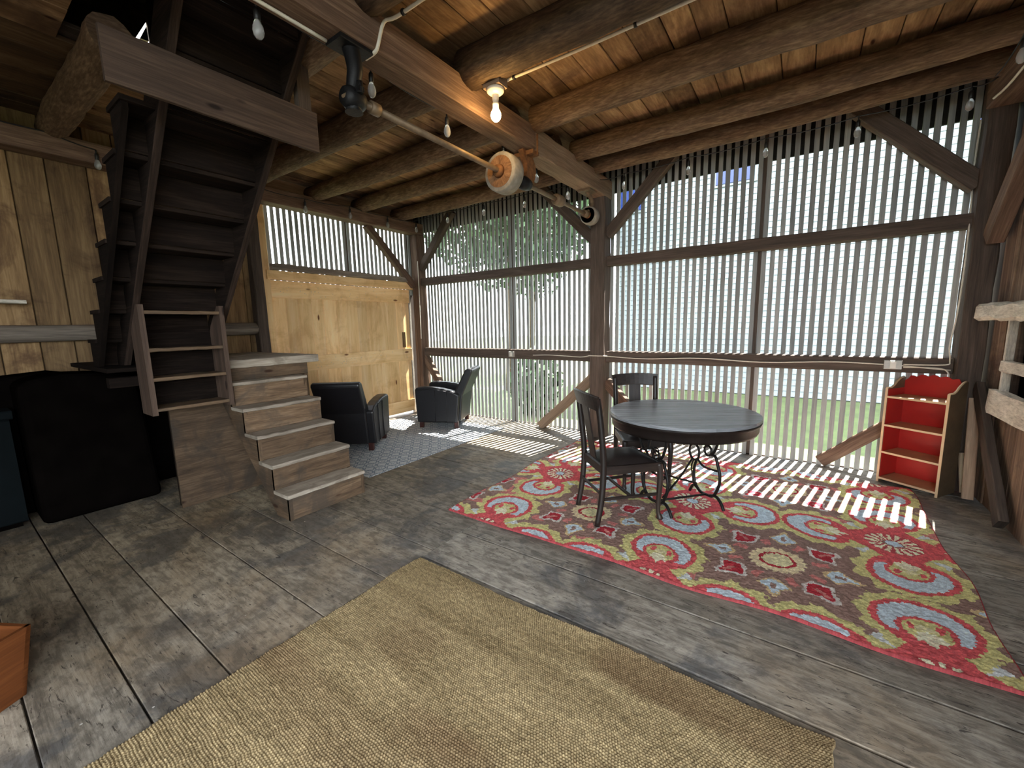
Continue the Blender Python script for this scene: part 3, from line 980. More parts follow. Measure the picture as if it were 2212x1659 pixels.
def jute_c(X, Y):
    a = vnoise(X, Y * 6, 2.2, 21); b = vnoise(X * 3, Y * 40, 3, 22); c = nrng.random(X.shape)
    t = np.clip(.15 + .4 * a + .35 * b + .3 * c - .1, 0, 1)[..., None]
    lo = np.array(srgb(112, 94, 66)[:3]); hi = np.array(srgb(184, 163, 124)[:3])
    col = lo * (1 - t) + hi * t
    ir = np.floor(Y / .0098).astype(int); ic = np.floor(X / .0118 + (ir % 2) * .5 + vnoise(X, Y, 6, 3) * .8).astype(int)
    kn = np.random.default_rng(77).random((256, 256))[ir % 256, ic % 256][..., None]
    col = col * (.74 + .5 * kn)
    st_ = np.clip((vnoise(X * .8, Y * 2.5, 2.6, 31) - .62) * 4, 0, 1)[..., None] * .45
    return col * (1 - st_) + np.array(srgb(112, 84, 62)[:3]) * st_


def jute_e(X, Y):
    return (vnoise(X * 0 + 1, Y, 4, 41) - .5) * .02 + (vnoise(X * 0 + 1, Y, 30, 42) - .5) * .008, (vnoise(X, Y * 0 + 1, 3, 43) - .5) * .03 + (vnoise(X, Y * 0 + 1, 30, 44) - .5) * .008


jr = heightfield('jute_rug', -1.955, .19, -.42, 1.685, 790, 775, jute_h, jute_c, M['jute'], jute_e)
tag(jr, 'thick woven tan jute rug lying on the open plank floor', 'rug')

cBROWN, cRED, cDRED, cGRN, cCRM, cBLU, cSAL, cTAN = (np.array(srgb(*c)[:3]) for c in (
    (150, 122, 112), (216, 98, 102), (180, 58, 68), (212, 204, 142), (240, 230, 200), (202, 216, 226), (204, 130, 124), (224, 198, 152)))
UX, UY = 1.24, 1.30


def suz(X, Y):
    U = X + 2.28 + (vnoise(X, Y, 90, 51) - .5) * .016 + (vnoise(X, Y, 14, 53) - .5) * .014
    W = Y - 2.31 + (vnoise(X, Y, 90, 52) - .5) * .016 + (vnoise(X, Y, 14, 54) - .5) * .014
    out = np.empty(X.shape + (3,)); out[:] = cBROWN
    streak = vnoise(X * 1.2, Y * .7, 60, 55)
    # nearest daisy / medallion, local coordinates
    du = (U - .40 + UX / 2) % UX - UX / 2
    dw = (W - 1.21 + UY / 2) % UY - UY / 2
    mu = (U - 1.02 + UX / 2) % UX - UX / 2
    mw = (W - .555 + UY / 2) % UY - UY / 2
    rd, td = np.hypot(du, dw), np.arctan2(dw, du)
    rm, tm = np.hypot(mu, mw), np.arctan2(mw, mu)
    def S(mask, c): out[mask] = c
    S((rm > .40) & (vnoise(X, Y, 7, 57) > .78), cSAL)
    cs = [(.41, 0), (-.41, 0), (0, .40), (0, -.40)]
    # jagged green field round the four roundels
    for (a, b) in cs:
        r = np.hypot(du - a, dw - b); t = np.arctan2(dw - b, du - a)
        jag = .015 * np.sin(t * 11 + a * 9) + .02 * (vnoise(X, Y, 34, 58) - .5) * 2
        S(r < .262 + jag, cGRN)
    S((rd < .30) & (rm > .48), cGRN)
    # red heart round the daisy and roundels
    S(rd < .235 + .03 * np.cos(4 * td), cRED)
    for (a, b) in cs:
        L = math.hypot(a, b); ex, ey = -a / L, -b / L          # towards the daisy
        px, py = du - a, dw - b
        r = np.hypot(px, py)
        al = px * ex + py * ey; ac = -px * ey + py * ex
        S(r < .205, cRED)
        r2 = np.hypot(al - .045, ac)
        S((r < .172) & (r2 > .112) & (al < .10), cBLU)
        S((r2 < .088), cGRN)
        # cream leaf and red strokes pointing at the daisy
        for k, s in ((0, 1), (.62, .8), (-.62, .8)):
            ca, sa = math.cos(k), math.sin(k)
            q = (al - .06) * ca + ac * sa; w_ = -(al - .06) * sa + ac * ca
            S((q > -.015) & (q < .115 * s) & (np.abs(w_) < .022 * np.sin(np.clip((q + .015) / (.13 * s), 0, 1) * PI) + .002), cCRM)
        for s in (1, -1):
            q = np.hypot((al - .02) / 1.7, ac - s * .052)
            S((q < .017) & (al < .08), cRED)
        S((np.hypot(al - .045, ac) < .04) & (al < .045), cCRM * .5 + cGRN * .5)
    # white arrow heads on the diagonals
    for k in range(4):
        an = PI / 4 + k * PI / 2
        q = du * math.cos(an) + dw * math.sin(an); w_ = -du * math.sin(an) + dw * math.cos(an)
        S((q > .205) & (q < .30) & (np.abs(w_) < .028 * (q - .205) / .095 + .004), cBLU * .4 + np.array(srgb(224, 222, 214)[:3]) * .6)
    # daisy
    S((rd < .145) & (rd > .05), cRED * .75)
    S((rd < .14) & (rd > .055) & (np.cos(16 * td) > -.15), cCRM)
    S(rd < .052, cBROWN)
    S(rd < .042, cBLU)
    # medallion
    S((rm < .30) & (rm > .15) & (np.cos(8 * tm + PI) > .72) & (rm > .19) & (rm < .27), cSAL)
    for k in range(8):
        an = k * PI / 4
        q = mu * math.cos(an) + mw * math.sin(an) - .30; w_ = -mu * math.sin(an) + mw * math.cos(an)
        wd = np.where(q < 0, .085 * np.sqrt(np.clip(1 - (q / .075) ** 2, 0, 1)), .085 * np.clip(1 - q / .12, 0, 1) ** .8) * (1 + .22 * np.cos(q * 60))
        wd2 = np.where(q < 0, .06 * np.sqrt(np.clip(1 - (q / .055) ** 2, 0, 1)), .06 * np.clip(1 - q / .09, 0, 1) ** .8) * (1 + .22 * np.cos(q * 60))
        if k % 2:
            S((np.abs(w_) < wd) & (q > -.075) & (q < .12), np.array(srgb(214, 206, 200)[:3]))
            S((np.abs(w_) < wd2) & (q > -.055) & (q < .09), cDRED)
            S((np.abs(w_) < .012) & (q > -.02) & (q < .06), cSAL)
        else:
            S((np.abs(w_) < wd * .8) & (q > -.075) & (q < .12), cTAN * .9)
            S((np.abs(w_) < wd2 * .95) & (q > -.06) & (q < .09), cBLU)
            S((np.abs(w_) < .014) & (q > -.02) & (q < .035), cBROWN)
    S((rm < .150 + .008 * np.cos(20 * tm)), cTAN * .6 + cCRM * .4)
    S((rm < .098), cDRED)
    S((rm < .080), cGRN * .5 + cCRM * .5)
    ed = (X < -2.27) | (Y < 2.325) | (X > .86) | (Y > 4.75)
    out[ed] = cRED * .5
    out *= (.90 + .44 * streak)[..., None]
    out *= (.85 + .3 * nrng.random(X.shape))[..., None]
    return np.clip(out, 0, 1)


def suz_h(X, Y):
    return .010 + .004 * vnoise(X, Y, 70, 61) + .003 * nrng.random(X.shape) + .004 * vnoise(X, Y, 3, 62)


def suz_e(X, Y):
    return (vnoise(X * 0, Y, 2.2, 63) - .5) * .05, (vnoise(X, Y * 0, 2.2, 64) - .5) * .04


rr = heightfield('floral_rug', -2.28, .87, 2.315, 4.76, 640, 496, suz_h, suz, M['pile'], suz_e)
tag(rr, 'large red, green and brown floral rug under the round table', 'rug')


def grey_c(X, Y):
    u = (X * 6.2) % 1 - .5; v = (Y * 6.2) % 1 - .5
    r = np.hypot(u, v); t = np.arctan2(v, u)
    m = (np.abs(r - .33) < .05) | ((r < .17) & (np.cos(4 * t) > .1)) | (np.abs(np.abs(u) + np.abs(v) - .62) < .05)
    out = np.where(m[..., None], np.array(srgb(132, 140, 150)[:3]), np.array(srgb(198, 198, 196)[:3]))
    return out * (.9 + .2 * nrng.random(X.shape))[..., None]


gr = heightfield('grey_rug', -5.4, -3.49, 2.42, 4.75, 240, 290, lambda X, Y: .005 + .001 * nrng.random(X.shape), grey_c, M['pile'])
tag(gr, 'thin grey and white patterned rug under the two armchairs', 'rug')

# ------------------------------------------------------------------ round table on treadle iron
tb = thing('round_table', 'round dark plank table on black cast iron treadle legs', 'table', (-.75, 3.44, .018))
TC = Vector((-.75, 3.44, 0))
mb = MB()
seg = 8
for i in range(seg):
    a0 = -.56 + 1.12 * i / seg; a1 = -.56 + 1.12 * (i + 1) / seg
    an = .55
    pts = []
    K = 10
    for k in range(K + 1):
        a = a0 + .0012 + (a1 - a0 - .0024) * k / K
        pts.append((math.sqrt(max(.56 ** 2 - a * a, 1e-5)), a))
    for k in range(K, -1, -1):
        a = a0 + .0012 + (a1 - a0 - .0024) * k / K
        pts.append((-math.sqrt(max(.56 ** 2 - a * a, 1e-5)), a))
    mb.plate(pts, TC + Vector((0, 0, .768)), (math.cos(an), math.sin(an), 0), (-math.sin(an), math.cos(an), 0), .024)
mb.build('table_top', M['table_top'], tb)
mb = MB()
mb.lathe([(.51, .0), (.535, .0), (.545, .02), (.545, .065), (.556, .07), (.562, .085), (.562, .096), (.51, .096), (.51, 0)], TC + Vector((0, 0, .66)), 'z', 64, tone=.4)
mb.build('apron', M['table_rim'], tb)


def smooth_path(pts, n=6):
    P_ = [Vector(p) for p in pts]
    out = []
    for i in range(len(P_) - 1):
        p0 = P_[max(i - 1, 0)]; p1 = P_[i]; p2 = P_[i + 1]; p3 = P_[min(i + 2, len(P_) - 1)]
        for k in range(n):
            t = k / n
            out.append(.5 * ((2 * p1) + (-p0 + p2) * t + (2 * p0 - 5 * p1 + 4 * p2 - p3) * t * t + (-p0 + 3 * p1 - 3 * p2 + p3) * t ** 3))
    out.append(P_[-1])
    return out


def frame_at(f0, f1):
    f0, f1 = Vector(f0), Vector(f1)
    d = (f1 - f0).normalized()
    mid = (f0 + f1) / 2
    W = lambda u, z: (mid.x + d.x * u, mid.y + d.y * u, z + .026)
    m = MB()
    T = lambda pts, r=.011: m.tube(smooth_path([W(*p) for p in pts]), r, 8)
    T([(-.30, .66), (-.27, .56), (-.21, .47), (-.165, .43)])
    T([(-.06, .66), (-.075, .58), (-.10, .50), (-.105, .45)])
    T([(.13, .66), (.125, .58), (.105, .50), (.075, .435), (.045, .41)])
    T([(-.165, .43), (-.06, .47), (-.01, .45)], .009)
    m.tube([W(-.17 + .065 * math.cos(a), .365 + .07 * math.sin(a)) for a in np.linspace(0, 2 * PI, 24)[:-1]], .010, 8, closed=True)
    m.tube([W(.0 + .042 * math.cos(a), .425 + .042 * math.sin(a)) for a in np.linspace(0, 2 * PI, 20)[:-1]], .009, 8, closed=True)
    T([(-.13, .31), (-.158, .24), (-.162, .16), (-.14, .09), (-.07, .045), (.015, .05)], .012)
    T([(.045, .40), (.09, .40), (.12, .345), (.15, .27), (.149, .19), (.11, .10), (.07, .06), (.015, .05)], .012)
    T([(-.122, .318), (-.07, .282), (.0, .275), (.12, .29)], .009)
    T([(-.10, .06), (-.155, .075), (-.19, .04), (-.21, .0)], .012)
    T([(.05, .06), (.125, .078), (.18, .045), (.212, .0)], .012)
    T([(-.30, .655), (.0, .665), (.20, .655)], .012)
    T([(-.17, .30), (-.20, .22), (-.17, .10)], .007)
    m.build('iron_leg_frame', M['iron'], tb)
    return W


W1 = frame_at((-.717, 3.711, 0), (-.412, 3.425, 0))
W2 = frame_at((-1.03, 3.34, 0), (-.726, 3.09, 0))
mb = MB(); mb.tube([W1(0, .05), W2(0, .05)], .009, 8); mb.build('stretcher', M['iron'], tb)
mb = MB(); mb.tube([W1(-.02, .632), W2(-.02, .632)], .012, 8); mb.build('top_bar', M['iron'], tb)
mb = MB(); mb.tube(smooth_path([W1(-.2, .29), tuple((Vector(W1(-.2, .2)) * .6 + Vector(W2(.1, .2)) * .4)), W2(.1, .12)]), .009, 8); mb.build('cross_brace', M['iron'], tb); mb = MB()
mb.tube(smooth_path([W2(-.17, .31), tuple((Vector(W1(-.1, .2)) * .4 + Vector(W2(-.17, .2)) * .6)), W1(-.12, .1)]), .009, 8)
mb.build('cross_brace', M['iron'], tb)
mb = MB()
for k in range(4):
    cc = Vector(W2(-.12 + .05 * k, .42 - .07 * k)) + Vector((.05, .04, 0))
    mb.tube([cc + Vector((math.cos(a) * .03, math.sin(a) * .012, math.sin(a) * .03)) for a in np.linspace(0, 2 * PI, 14)[:-1]], .006, 6, closed=True)
mb.build('scrollwork', M['iron'], tb)

# ------------------------------------------------------------------ dining chairs
def make_chair():
    t = thing('dining_chair', 'x', 'chair', (0, 0, 0))
    B = lambda m, n, mt: m.build(n, M[mt], t, world=False)
    W2_, D0, D1 = .195, -.22, .22
    # rear posts: legs splay back below, back rest rakes above
    for s in (1, -1):
        m = MB()
        pa = smooth_path([(s * .19, D0 - .05, 0), (s * .188, D0 - .015, .2), (s * .185, D0, .44), (s * .188, D0 - .012, .62), (s * .192, D0 - .035, .82), (s * .195, D0 - .055, .955)], 4)
        m.tube(pa, [.020 + .005 * math.sin(PI * k / (len(pa) - 1)) for k in range(len(pa))], 8)
        B(m, 'rear_leg', 'chair_wood')
        m = MB()
        pa = smooth_path([(s * .195, D1 - .005, .44), (s * .2, D1 + .008, .36), (s * .197, D1 + .004, .2), (s * .195, D1, .07), (s * .2, D1 + .012, .02), (s * .2, D1 + .014, 0)], 4)
        m.tube(pa, [.027, .027, .026, .025, .025, .023, .022, .021, .019, .018, .017, .017, .016, .016, .017, .02, .022, .024, .024, .023, .02][:len(pa)], 8)
        B(m, 'front_leg', 'chair_wood')
    # curved crest rail
    m = MB()
    N = 10
    for i in range(N):
        a0, a1 = -1 + 2 * i / N, -1 + 2 * (i + 1) / N
        f = lambda a: (a * .215, D0 - .055 - .03 * (1 - a * a), .915 + .012 * (1 - a * a))
        m.bar(f(a0), f(a1), .022, .115, up=(0, -.25, 1), ch=.006, tone=.6)
    B(m, 'crest_rail', 'chair_wood')
    m = MB(); m.bar((0, D0 + .0, .47), (0, D0 - .07, .88), .11, .012, up=(0, 1, .2), ch=.003, tone=.5); B(m, 'splat', 'chair_wood')
    # seat rails and cushion
    m = MB()
    m.box(-.205, .205, D1 - .012, D1 + .012, .385, .45, 'x', tone=.5); m.box(-.19, .19, D0 - .01, D0 + .012, .385, .45, 'x', tone=.5)
    for s in (1, -1): m.bar((s * .19, D0, .4175), (s * .203, D1, .4175), .022, .065, tone=.5)
    B(m, 'seat_frame', 'chair_wood')
    m = MB()
    K = 10
    i0 = len(m.v)
    for j in range(K + 1):
        for i in range(K + 1):
            a, b = -1 + 2 * i / K, -1 + 2 * j / K
            h = .447 + .042 * (1 - a ** 4) * (1 - b ** 4)
            wv = .188 + .012 * (b + 1) / 2
            m.v.append(Vector((a * wv, b * .212, h)))
    for j in range(K):
        for i in range(K):
            q = i0 + j * (K + 1) + i
            m.face((q, q + 1, q + K + 2, q + K + 1), ((0, 0), (1, 0), (1, 1), (0, 1)), .5, True)
    m.box(-.19, .19, -.21, .21, .43, .4485, 'x', tone=.4)
    B(m, 'seat_cushion', 'leather_seat')
    for a_, b_, w_ in (((.187, D0 - .02, .2), (.196, D1, .2), .018), ((-.187, D0 - .02, .2), (-.196, D1, .2), .018),
                       ((-.19, 0, .2), (.19, 0, .2), .02), ((-.187, D0 - .02, .245), (.187, D0 - .02, .245), .016)):
        m = MB(); m.bar(a_, b_, w_, .022, tone=.4); B(m, 'stretcher', 'chair_wood')
    return t


ca = make_chair()
ca['label'] = 'dark oak chair with a black leather seat, standing with its back to the stairs'
ca['group'] = 'dining chairs at the round table'
ca.location = (-1.097, 3.0, .0215); ca.rotation_euler = (0, 0, math.radians(-43))
dup(ca, (-1.165, 3.735, .0215), math.radians(-148), 'dark oak chair on the far side of the round table, back to the slatted wall')

# ------------------------------------------------------------------ club armchairs (local: facing +y)
def rounded(name, pts_fn, mt, t):
    pass


def make_armchair():
    t = thing('club_armchair', 'x', 'armchair')
    def B(m, n, mt='leather', bev=.02): return m.build(n, M[mt], t, world=False, bevel=bev)
    m = MB()
    # base box, tapering down
    m.plate([(-.33, .09), (.30, .09), (.33, .33), (-.33, .33)], (0, 0, 0), (0, 1, 0), (0, 0, 1), .50, tone=.5)
    B(m, 'base')
    for s in (1, -1):
        m = MB()
        prof = [(-.30, .085), (.315, .085), (.335, .58), (.30, .612), (.20, .62), (.05, .612), (-.10, .592), (-.24, .555), (-.345, .50)]
        m.plate(prof, (s * .30, 0, 0), (0, 1, 0), (0, 0, 1), .13, tone=.5)
        arm = B(m, 'arm', bev=.035)
        m = MB()
        for yy in (.02, -.16): m.tube([(s * .368, yy + .01, .1), (s * .368, yy, .57)], .004, 6)
        m.tube([(s * .368, .30, .575), (s * .368, .05, .59), (s * .368, -.22, .54)], .004, 6)
        m.build('seam', M['leather'], arm, world=False)
    m = MB()
    # raked back rest
    m.plate([(-.19, .30), (-.21, .45), (-.42, .86), (-.47, .885), (-.52, .87), (-.53, .83), (-.37, .48), (-.33, .09), (-.25, .09)], (0, 0, 0), (0, 1, 0), (0, 0, 1), .56, tone=.5)
    B(m, 'backrest', bev=.03)
    m = MB(); m.plate([(-.22, .33), (.33, .33), (.345, .40), (.31, .45), (-.2, .45)], (0, 0, 0), (0, 1, 0), (0, 0, 1), .46, tone=.5)
    B(m, 'seat_cushion', bev=.04)
    for (x, y) in ((.29, .27), (-.29, .27), (.29, -.27), (-.29, -.27)):
        m = MB(); m.bar((x, y, 0), (x, y, .095), .06, .06, up=(0, 1, 0), ch=.008, tone=.5); B(m, 'foot', 'feet', 0)
    return t


aa = make_armchair()
aa['label'] = 'black leather armchair beside the steps, its back turned to the room'
aa['group'] = 'black leather armchairs on the grey rug'
aa.location = (-4.67, 3.08, .006); aa.rotation_euler = (0, 0, math.atan2(.81, -.59) - PI / 2)
dup(aa, (-4.49, 4.55, .006), math.atan2(-.44, -.9) - PI / 2, 'black leather armchair seen from the side, close to the slats and the corner post')

# ------------------------------------------------------------------ red bookshelf
bs = thing('bookshelf', 'small red bookshelf with cream edges and a scalloped crest, in the corner by the slats', 'bookshelf')
BL, BR = Vector((.655, 4.905, 0)), Vector((1.015, 4.672, 0))
ux = (BR - BL).normalized(); vy = Vector((-ux.y, ux.x, 0))      # vy: into the corner
bw = (BR - BL).length
bs.location = (BL + BR) / 2
bs.rotation_euler = (0, 0, math.atan2(ux.y, ux.x))
h = bw / 2
def B(m, n, mt, par=None): return m.build(n, M[mt], par or bs, world=False)
DP = .265
for s in (-1, 1):
    prof = [(0, 0), (DP, 0), (DP, .955)] + [(DP - .02, .955), (DP - .07, .945), (DP - .12, .918), (DP - .16, .885), (DP - .2, .868), (0, .868)]
    m = MB(); m.plate(prof, (s * (h - .009), 0, 0), (0, 1, 0), (0, 0, 1), .017, tone=.5)
    side = B(m, 'side_panel', 'shelf_out')
    m = MB(); m.box(s * (h - .009) - .009, s * (h - .009) + .009, -.006, .0, 0.0, .87, 'z', tone=.5)
    m.tube([(s * (h - .009), a, b + .003) for a, b in prof[3:]], .009, 6)
    B(m, 'edge_band', 'cream_paint', side)
    m = MB(); m.box(s * (h - .020) - .0015, s * (h - .020) + .0015, .002, DP, .05, .86, 'z'); B(m, 'inner_face', 'red_paint', side)
m = MB()
top = [(-h + .018, .0), (h - .018, .0), (h - .018, .93)]
for k in range(33):
    a = 1 - 2 * k / 32
    zc = .945 + .028 * (1 - a * a) + (.018 * abs(math.cos(a * 2.5 * PI)) if abs(a) < .82 else -.02 * (abs(a) - .82) / .18)
    top.append((a * (h - .018), zc))
m.plate(top, (0, DP - .008, 0), (1, 0, 0), (0, 0, 1), .012, tone=.5)
B(m, 'back_panel', 'red_paint')
for z in (.045, .29, .54, .80):
    m = MB(); m.box(-h + .018, h - .018, .0, DP - .015, z - .014, z, 'x', tone=.5); sh = B(m, 'shelf_board', 'shelf_board')
    m = MB(); m.box(-h + .018, h - .018, -.006, .0005, z - .016, z + .002, 'x', tone=.5); B(m, 'edge_band', 'cream_paint', sh)

m = MB(); m.tube([(1.20, 4.78, .045), (1.19, 4.9, .35)], .04, 16); m.build('cardboard_tube', M['cardboard'], label='pale cardboard tube standing in the corner behind the bookshelf', cat='tube')

# ------------------------------------------------------------------ line shaft with pulleys
ls = thing('line_shaft', 'old overhead line shaft with iron hangers and flat-belt pulleys, hung under the tie beam', 'line shaft', (-2.14, 3.2, 2.77))
m = MB(); m.tube([(-2.14, 1.50, 2.775), (-2.14, 4.80, 2.757)], .021, 14); m.build('shaft', M['steel'], ls)
m = MB()
m.lathe([(.03, -.07), (.148, -.07), (.157, -.06), (.160, 0), (.157, .06), (.148, .07), (.14, .068), (.136, .03), (.136, -.03), (.14, -.068)], (-2.14, 3.0, 2.765), 'y', 40); pl = m.build('big_pulley', M['pulley_rim'], ls, label='big wooden pulley with an orange face')
m = MB(); m.lathe([(.0, -.075), (.06, -.075), (.125, -.072), (.125, -.05), (.0, -.05)], (-2.14, 3.0, 2.765), 'y', 36, smooth=False); m.build('pulley_face', M['pulley_wood'], pl)
m = MB(); m.lathe([(.0, -.105), (.045, -.105), (.055, -.075), (.0, -.07)], (-2.14, 3.0, 2.765), 'y', 20); m.build('hub', M['rust'], pl)
m = MB()
m.lathe([(.085, -.06), (.098, -.06), (.103, 0), (.098, .06), (.085, .06), (.082, .0), (.085, -.06)], (-2.14, 4.72, 2.757), 'y', 36); pl = m.build('small_pulley', M['pulley_rim'], ls, label='small hollow iron pulley at the end of the shaft')
m = MB(); m.lathe([(.0, -.09), (.04, -.09), (.04, .03), (.0, .03)], (-2.14, 4.72, 2.757), 'y', 20)
for k in range(4):
    a = PI / 4 + k * PI / 2
    m.bar((-2.14, 4.72, 2.757), (-2.14 + .088 * math.cos(a), 4.72, 2.757 + .088 * math.sin(a)), .02, .03, up=(0, 1, 0))
m.build('hub', M['rust'], pl)
m = MB(); m.lathe([(.021, -.07), (.05, -.07), (.056, -.05), (.056, .05), (.05, .07), (.021, .07)], (-2.14, 3.95, 2.762), 'y', 24); m.build('coupling', M['steel'], ls)
m = MB(); m.lathe([(.021, -.03), (.035, -.03), (.035, .03), (.021, .03)], (-2.14, 1.70, 2.774), 'y', 16); m.build('collar', M['steel'], ls)
# J hanger of black iron
m = MB()
pa = smooth_path([(-2.14, 1.56, 3.05), (-2.13, 1.565, 3.0), (-2.115, 1.565, 2.92), (-2.125, 1.56, 2.86), (-2.14, 1.56, 2.82)], 5)
m.tube(pa, [.05 - .016 * k / (len(pa) - 1) for k in range(len(pa))], 12)
m.box(-2.21, -2.07, 1.46, 1.66, 3.015, 3.04, 'y')
m.lathe([(.0, -.06), (.045, -.06), (.06, -.03), (.06, .03), (.045, .06), (.0, .06)], (-2.14, 1.56, 2.77), 'y', 18)
m.bar((-2.22, 1.56, 2.80), (-2.06, 1.56, 2.80), .035, .03)
m.tube([(-2.205, 1.56, 2.78), (-2.205, 1.56, 2.84)], .018, 8); m.tube([(-2.075, 1.56, 2.78), (-2.075, 1.56, 2.84)], .018, 8)
m.lathe([(.05, -.015), (.02, .05), (0, .06)], (-2.14, 1.56, 2.715), 'z', 12)
m.build('hanger_bracket', M['iron_hanger'], ls, label='black iron hanger')
# C shaped rusty hanger
m = MB()
outer = [(.0 + .20 * math.cos(a) , .0 + .16 * math.sin(a)) for a in np.linspace(PI * .52, -PI * .48, 16)]
m.plate([(-.02, .16)] + outer + [(-.0, -.16), (.02, -.09), (.05, -.03), (.05, .04), (.0, .1)], (-2.14, 3.27, 2.90), (0, 1, 0), (0, 0, 1), .05)
m.box(-2.24, -2.04, 3.30, 3.40, 3.0, 3.035, 'y')
m.tube([(-2.03, 3.36, 3.0), (-2.03, 3.36, 3.17)], .008, 8)
m.build('hanger_bracket', M['rust'], ls, label='rusty half-round iron hanger')
m = MB(); m.lathe([(.0, -.07), (.05, -.07), (.06, 0), (.05, .07), (.0, .07)], (-2.14, 3.3, 2.765), 'y', 16); m.build('bearing', M['iron_hanger'], ls)
# hook hanger at the post
m = MB()
pa = smooth_path([(-2.14, 4.62, 3.02), (-2.13, 4.70, 2.97), (-2.12, 4.74, 2.90), (-2.13, 4.70, 2.82), (-2.14, 4.62, 2.78)], 5)
m.tube(pa, [.022] * len(pa), 8)
m.box(-2.22, -2.06, 4.55, 4.72, 3.0, 3.02, 'y')
m.lathe([(.0, -.04), (.04, -.04), (.04, .04), (.0, .04)], (-2.14, 4.60, 2.758), 'y', 16)
m.build('hanger_bracket', M['steel'], ls, label='curved grey iron hook hanger')

# ------------------------------------------------------------------ lit ceiling bulb
cl = thing('ceiling_light', 'lit bare bulb in a white porcelain holder at the notched end of a log joist', 'lamp', (-1.86, 2.55, 2.93))
BX, BY = -1.87, 2.535
m = MB(); m.lathe([(0, .0), (.03, -.005), (.055, .012), (.062, .02), (.062, .035), (.0, .035)], (BX, BY, 3.105), 'z', 28); m.build('base', M['white'], cl)
m = MB(); m.lathe([(0, -.085), (.02, -.085), (.023, -.06), (.019, -.055), (.023, -.035), (.026, 0.0), (0, 0)], (BX, BY, 3.11), 'z', 20); m.build('socket', M['white'], cl)
m = MB(); m.lathe([(.0, -.07), (.018, -.066), (.032, -.05), (.037, -.03), (.034, -.012), (.022, .010), (.015, .03), (0, .032)], (BX, BY, 3.0), 'z', 24); m.build('bulb', M['bulb_on'], cl)
m = MB(); m.box(BX - .07, BX + .07, BY - .05, BY + .05, 3.142, 3.2, 'x', tone=.4); m.build('mounting_block', M['timber_light'], cl)

# ------------------------------------------------------------------ bulb strings
def bulb_string(name, label, anchors, bulbs, cat='string lights'):
    """anchors: polyline of the wire; bulbs: (x, y, ztop) where sockets hang"""
    c = Vector(bulbs[len(bulbs) // 2])
    t = thing(name, label, cat, c)
    m = MB(); m.tube(anchors, .0045, 6); m.build('wire', M['black_plastic'], t)
    for (x, y, z) in bulbs:
        m = MB()
        m.tube([(x, y, z), (x, y, z - .03)], .006, 6)
        m.lathe([(.004, .0), (.012, -.006), (.015, -.02), (.015, -.055), (.012, -.06), (0, -.06)][::-1], (x, y, z - .028), 'z', 12)
        so = m.build('bulb_socket', M['black_plastic'], t)
        m = MB()
        m.lathe([(0, -.086), (.012, -.083), (.022, -.07), (.026, -.05), (.024, -.03), (.016, -.01), (.0125, .0)], (x, y, z - .086), 'z', 16)
        m.build('glass_bulb', M['glass'], so)
    return t


def sag(pts, drop=.03, n=5):
    out = []
    for a, b in zip(pts[:-1], pts[1:]):
        a, b = Vector(a), Vector(b)
        for k in range(n):
            t_ = k / n
            p = a.lerp(b, t_); p.z -= drop * 4 * t_ * (1 - t_)
            out.append(p)
    out.append(Vector(pts[-1]))
    return out


yb = 4.76
kk = yb / 4.9
bk = [(x * kk, yb, 1.5 + (z - 1.5) * kk + .135) for x, z in ((-4.592, 3.116), (-3.877, 3.114), (-3.173, 3.099), (-2.512, 3.083))]
bulb_string('string_light', 'string of clear bulbs along the log joist behind the armchairs', sag([(-5.25, yb, 3.19)] + bk + [(-2.26, yb, 3.17)], .02), bk)
bk2 = [(x * kk, yb, 1.5 + (z - 1.5) * kk + .135) for x, z in ((-1.795, 3.067), (-1.094, 3.077), (-.393, 3.085), (.289, 3.088), (.96, 3.11))]
bulb_string('string_light', 'string of clear bulbs along the log joist above the round table', sag([(-2.03, yb, 3.15)] + bk2 + [(1.05, 4.70, 3.2)], .02), bk2)
lf = [(-5.375, y * .977, 1.5 + (z - 1.5) * .977 + .135) for y, z in ((3.148, 3.074), (3.821, 3.122), (4.49, 3.11))] + [(-5.33, 4.93, 3.22)]
bulb_string('string_light', 'string of clear bulbs along the wall plate above the pine door', sag([(-5.375, 2.5, 3.18)] + lf, .02), lf)
bm_ = [(-2.265, y, z + .135) for y, z in ((1.137, 2.945), (1.79, 2.945), (2.453, 2.938), (3.17, 2.98), (3.72, 2.935), (4.40, 2.93))]
bulb_string('string_light', 'string of clear bulbs hanging beside the tie beam and the line shaft', sag([(-2.265, .5, 3.07)] + bm_ + [(-2.2, 4.75, 3.1)], .02), bm_)
lz = [(-5.375, 1.135, 3.16)]
bulb_string('string_light', 'black wire with a single clear bulb on the dim wall plate beyond the stairs', sag([(-5.385, .3, 3.225), (-5.385, .85, 3.215)] + lz, .01), lz)
rz_ = [(.985, 4.02, 3.17)]
bulb_string('string_light', 'single clear bulb hanging near the tie beam above the whitewashed rail', sag([(1.03, 4.68, 3.2), (.985, 4.02, 3.17), (1.0, 3.2, 3.3)], .02), rz_)

# ------------------------------------------------------------------ cables, conduits and outlets
def cable(name, pts, r, label, cat='cable', mat='conduit', clips=()):
    t = thing(name, label, cat, pts[len(pts) // 2])
    m = MB(); m.tube(smooth_path(pts, 4), r, 8); m.build('cable_run', M[mat], t)
    for (p, d) in clips:
        m = MB(); m.tube([Vector(p) - Vector(d) * .008, Vector(p) + Vector(d) * .008], r * 1.7, 8); m.build('clip', M['black_plastic'], t)
    return t


